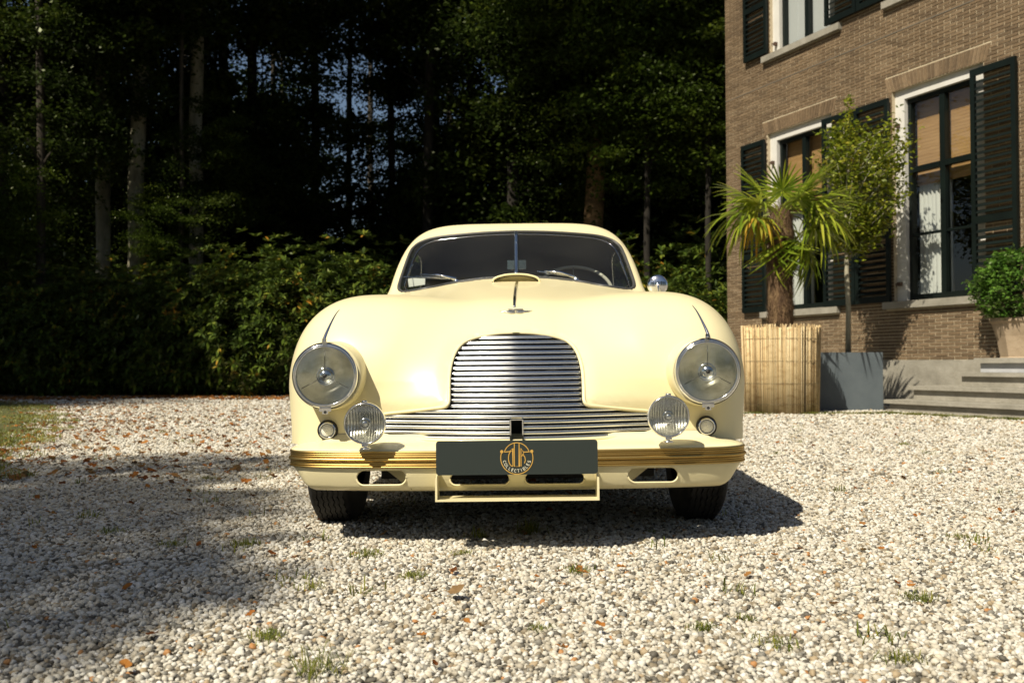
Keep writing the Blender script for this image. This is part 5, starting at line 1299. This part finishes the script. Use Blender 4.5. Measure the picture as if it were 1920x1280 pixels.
# grey cube planter with a small hornbeam
YG = 12.25; x0 = at(1524,640,YG).x; x1 = at(1655,640,YG).x; cx = (x0+x1)/2; w = (x1-x0)
cube = empty('grey_planter', (cx, YG+w/2, 0), (0,0,R(0)), 'large square anthracite planter between reed planter and steps', 'planter')
mb = MB(); t = .03; hh_ = .725; a = w/2
for (lo, hi) in (((-a,-a,0),(a,-a+t,hh_)),((-a,a-t,0),(a,a,hh_)),((-a,-a+t,0),(-a+t,a-t,hh_)),((a-t,-a+t,0),(a,a-t,hh_))): mb.box(lo, hi)
mb.build('box', mat('anthracite', rough=.5, build=noise_color([(.3,(.085,.105,.12)),(.7,(.125,.15,.165))], 3, 6, .6, .1, 30)), cube)
mb = MB(); mb.box((-a+t,-a+t,.60),(a-t,a-t,.68)); mb.build('soil', M_floor, cube)
tw = at(1590,640,YG+w/2).x; ht = empty('young_hornbeam', (tw, YG+w/2, .675), (0,0,0), 'young standard tree with slim pale stem and yellow green crown in the grey planter', 'tree')
trk = MB(); trk.tube([(0,0,0),(.01,0,.6),(-.008,0,1.1),(.0,0,1.9),(.04,0,2.6)], [.036,.031,.029,.022,.008], 10)
cc = at(1622,365,YG+w/2); ox, oz = cc.x-tw, cc.z-.675
tips = []
for k in range(95):
    z = random.uniform(1.45, 2.9); a_ = random.uniform(0,6.28); pr = max(.12, math.sin(math.pi*min(1,max(0,(z-1.25)/2.0)))**.8); r = random.uniform(.45,1.0)*pr*.66
    p = Vector((ox*min(1,(z-1.0)/1.0)+math.cos(a_)*r, math.sin(a_)*r*.9, z+.1*r)); s0 = Vector((.01,0,max(1.05,z-.45*r-.12))); mid = s0.lerp(p,.5)+Vector((0,0,-.03)); trk.tube([s0,mid,p], [.009,.006,.002], 4); tips += [s0.lerp(p,.45), mid.lerp(p,.5), p, p+Vector((random.uniform(-.06,.06),random.uniform(-.06,.06),random.uniform(-.05,.08)))]
trk.build('trunk', mat('pale_bark', rough=.85, build=noise_color([(.3,(.26,.24,.17)),(.7,(.46,.43,.33))], 20, 6, .7, .4, 60)), ht, True)
T_ = np.array([tuple(p) for p in tips]); P = np.repeat(T_, 19, 0)+RNG.normal(size=(len(T_)*19,3))*.070
P2 = np.array([(.05+RNG.normal()*.03, RNG.normal()*.03, 2.85+RNG.random()*.5) for _ in range(90)])
V, F = leaves(np.concatenate([P,P2]), .062, .58, .5, 1.0, .4); link('crown', fast_mesh('crown', V, F, M_hornbeam), ht)
# stone tub with clipped laurel on the pedestal
pt = hp(2.02,.0,.60); tub = empty('stone_tub', pt, (0,0,math.atan2(HE.y,HE.x)), 'weathered stone plant tub on the pedestal at the right edge', 'tub')
mb = MB(); mb.lathe([(.0005,0),(.25,0),(.27,.03),(.245,.06),(.29,.30),(.335,.44),(.36,.47),(.36,.51),(.32,.51),(.31,.44),(.0005,.42)], 8); mb.build('bowl', mat('sandstone', rough=.85, build=noise_color([(.3,(.30,.22,.14)),(.7,(.46,.36,.25))], 5, 8, .7, .3, 40)), tub)
bx = empty('laurel_bush', pt+Vector((0,0,.44)), (0,0,0), 'clipped glossy green bush growing in the stone tub beside the big window', 'bush')
P = []
for k in range(1500):
    d = RNG.normal(size=3); d /= np.linalg.norm(d); r = RNG.uniform(.70,1.0)*(1+.10*math.sin(5*d[0]+2)+.09*math.sin(6*d[1]+4*d[2])); P.append(np.array([d[0]*.60,d[1]*.50,.42+d[2]*.42])*np.array([r,r,1])+RNG.normal(size=3)*.02)
P = np.repeat(np.array(P),6,0)+RNG.normal(size=(9000,3))*.022; P = P[P[:,2] > .0]
V, F = leaves(P, .058, .5, .6, .9, .0); link('crown', fast_mesh('crown', V, F, M_box), bx)
mb = MB()
for k in range(10): a = k*.63; mb.tube([(math.cos(a)*.03,math.sin(a)*.03,-.02),(math.cos(a)*.15,math.sin(a)*.15,.25),(math.cos(a)*.35,math.sin(a)*.3,.5)], [.014,.01,.004], 5)
mb.build('stems', M_bark, bx)

# ================================================================ GROUND DETAIL
M_grass = leaf_mat('grass_blade', [(.25,(.10,.13,.012)),(.5,(.22,.25,.025)),(.75,(.36,.33,.07))], .5, .45, 3, .08, .6)
def blades(P, L, w=.0022, lean=.6):
    n = len(P); a = RNG.uniform(0,6.28,n); ln = RNG.uniform(.25,lean,n); L = L*RNG.uniform(.5,1.2,n); d = np.stack([np.cos(a),np.sin(a)],1); s_ = np.stack([-np.sin(a),np.cos(a),np.zeros(n)],1)*w
    m = P.copy(); m[:,:2] += d*(L*ln*.38)[:,None]; m[:,2] += L*(.72-.2*ln); t = P.copy(); t[:,:2] += d*(L*ln)[:,None]; t[:,2] += L*np.maximum(.15,1-.6*ln)
    V = np.stack([P-s_,P+s_,m+s_*.8,m-s_*.8,t+s_*.12,t-s_*.12],1).reshape(-1,3); b = (np.arange(n)*6)[:,None]; F = np.concatenate([b+np.array([[0,1,2,3]]), b+np.array([[3,2,4,5]])]); return V, F
def leafshape(kind, s_, rg):
    """a curled fallen leaf, lobed or oval"""
    n = 14; V = [(0,0,.012*s_*10)]; 
    for k in range(n):
        a = 2*math.pi*k/n; r = s_*((.62+.38*abs(math.cos(a*2.5))) if kind == 'lobed' else (.55+.45*abs(math.cos(a))**1.3)); V.append((math.cos(a)*r, math.sin(a)*r, s_*.25*math.cos(a*2+rg.random()*6)*rg.uniform(.3,1)+.006))
    return V, [(0,k+1,(k+1) % n+1) for k in range(n)]
M_litter = leaf_mat('fallen_leaf', [(.2,(.13,.045,.015)),(.45,(.30,.105,.025)),(.65,(.40,.17,.04)),(.85,(.26,.16,.07))], .25, .6, 3, .05, .8)
tufts = [(993,1002,.085,60,'tall grass tuft in the gravel right under the number plate'),(1725,1128,.06,45,'grass tuft with a brown leaf at the right of the gravel'),(778,1085,.045,60,'wide low grass tuft left of the brown maple leaf'),
 (1082,1075,.045,50,'grass tuft beside three orange leaves in front of the car'),(498,1200,.05,60,'dense grass tuft at the lower left of the gravel'),(690,1045,.06,50,'grass tuft before the left front wheel'),(1318,1183,.04,50,'low green tuft at the lower right of the gravel'),
 (590,1268,.10,40,'tall grass at the bottom edge of the photo'),(460,1025,.06,60,'shaded grass patch left of the front wheel'),(585,1105,.05,30,'sparse tuft on the edge of the tree shade'),(324,1025,.05,40,'tuft in the tree shade at left'),(205,1000,.06,40,'tuft around a red leaf in the tree shade'),
 (1455,1215,.06,30,'thin grass blades at the lower right edge of the gravel'),(900,1010,.04,25,'tiny tuft left of the tall tuft under the plate'),(1685,1240,.06,40,'tuft near the lower right corner'),(1220,1000,.03,20,'tiny tuft below the right headlight'),(1800,1010,.04,30,'small tuft at the far right of the gravel'),(1010,1183,.035,30,'small tuft below the middle of the gravel'),(865,1042,.04,30,'small tuft left below the number plate'),(390,900,.05,35,'tuft in the gravel left of the bumper'),(1400,1165,.035,25,'small tuft right of the car shadow'),(1695,835,.05,60,'low patch of grass in front of the steps')]
for (u,v,L,n,lb) in tufts:
    g0 = onground(u,v); P = np.zeros((int(n*1.5),3)); P[:,:2] = RNG.normal(size=(int(n*1.5),2))*L*(.22 if L > .08 else .42); V, F = blades(P, L*.55 if L < .08 else L*.75, .0009*(1+g0.y/5), 1.7); o = link('grass_tuft', fast_mesh('grass_tuft', V, F, M_grass), None, (g0.x,g0.y,.006)); tag(o, lb, 'grass tuft', 'grass tufts in the gravel')
# countless other blades: verge, foot of the steps and planters, thin growth in the gravel
P = []
yy = RNG.uniform(3.6,17,42000); xx = verge_x(yy)-RNG.random(42000)**1.3*3.4+.15; P.append(np.stack([xx,yy,np.full(42000,.02)],1)[RNG.random(42000) < .35+.65*(np.sin(xx*2.3+yy)*np.sin(yy*1.7-xx) > -.2)])
for k in range(110):
    y = RNG.uniform(2,14); x = RNG.uniform(-.55*y,.55*y); m_ = int(RNG.uniform(3,22)); q = np.zeros((m_,3)); q[:,:2] = np.array([x,y])+RNG.normal(size=(m_,2))*.03; q[:,2] = .004; P.append(q)
e0 = hp(-.5,1.2,0); 
for k in range(16000):
    t = RNG.random(); a, b = (onground(1395,777), onground(1662,777)) if t < .4 else (onground(1655,776), onground(1935,790)); r = RNG.random(); q = a.lerp(b, r); 
    if math.sin(r*31)+math.sin(r*67+1) > -.2: P.append(np.array([[q.x+RNG.normal()*.03, q.y-abs(RNG.normal())*.05, .004]]))
P = np.concatenate(P); V, F = blades(P, .045, .0020, 1.4); tag(link('grass', fast_mesh('grass', V, F, M_grass)), kind='stuff')
# fallen leaves
rg = random.Random(5); mb = MB()
def drop(x, y, s_, kind='oval'):
    V, F = leafshape(kind, s_, rg); E = Euler((rg.uniform(-.5,.5),rg.uniform(-.5,.5),rg.uniform(0,6.28))).to_matrix(); k_ = Vector((x,y,.012+s_*.12)); mb.add([E @ Vector(v)+k_ for v in V], F)
for k in range(300): y = 1.9+rg.random()**.8*8; drop(rg.uniform(-.55,.55)*y, y, rg.uniform(.007,.018))
for k in range(2600):
    y = rg.uniform(5,17.5); x = float(verge_x(y))+abs(rg.gauss(0,1.5))*(1 if rg.random() < .45 else -1)+.0; drop(x, y, rg.uniform(.014,.032))
for k in range(3200):
    x = rg.uniform(-16,3); drop(x, edge_y(x)-.75+rg.gauss(0,.5), rg.uniform(.03,.055))
for k in range(1500): y = rg.uniform(5,16.5); drop(float(verge_x(y))-rg.random()*3.2+.2, y, rg.uniform(.02,.04))
for k in range(500): y = rg.uniform(10,18); drop(rg.uniform(-.5*y,0), y, rg.uniform(.014,.03))
tag(mb.build('fallen_leaves', M_litter), kind='stuff')
lf = [(857,1115,.027,'lobed','large tan brown maple leaf lying on the gravel in front of the car','tan'),(1095,1080,.022,'oval','orange leaf beside the grass tuft in front of the car',None),(1050,1078,.020,'oval','long orange leaf left of the grass tuft in front of the car',None),(1128,1078,.016,'oval','orange leaf rightmost of the row in front of the car',None),(1564,1140,.019,'oval','rust brown leaf right of the middle of the gravel',None),(1710,1105,.018,'oval','orange leaf on top of the right grass tuft',None),
 (1052,1222,.020,'oval','bright orange leaf near the bottom centre of the photo',None),(235,1255,.022,'oval','dark red brown leaf near the lower left corner',None),(1716,972,.017,'oval','orange leaf far right in the middle of the gravel',None),(1452,1047,.016,'oval','orange brown leaf right of the car shadow',None),(790,1200,.018,'lobed','orange leaf lower left of centre',None),(875,1175,.017,'oval','orange leaf just below the maple leaf',None),(1125,1180,.016,'oval','curled red leaf below the row of orange leaves',None),(470,1160,.018,'oval','reddish leaf in the tree shade at lower left',None),(1340,1135,.015,'oval','small tan leaf right of centre',None),(112,1028,.02,'oval','red leaf in the tree shade near the left edge',None)]
M_tan = leaf_mat('tan_leaf', [(.2,(.18,.11,.05)),(.8,(.34,.22,.11))], .2, .7, 30, .04, .1)
for (u,v,s_,kd,lb,c_) in lf:
    if not c_: s_ *= .72
    g0 = onground(u,v,.015); V, F = leafshape(kd, s_, rg); o = obj('fallen_leaf', V, F, M_tan if c_ else M_litter); o.location = (g0.x,g0.y,.024); o.rotation_euler = (rg.uniform(-.3,.3),rg.uniform(-.3,.3),rg.uniform(0,6.28)); tag(o, lb, 'leaf', 'single fallen leaves on the gravel')
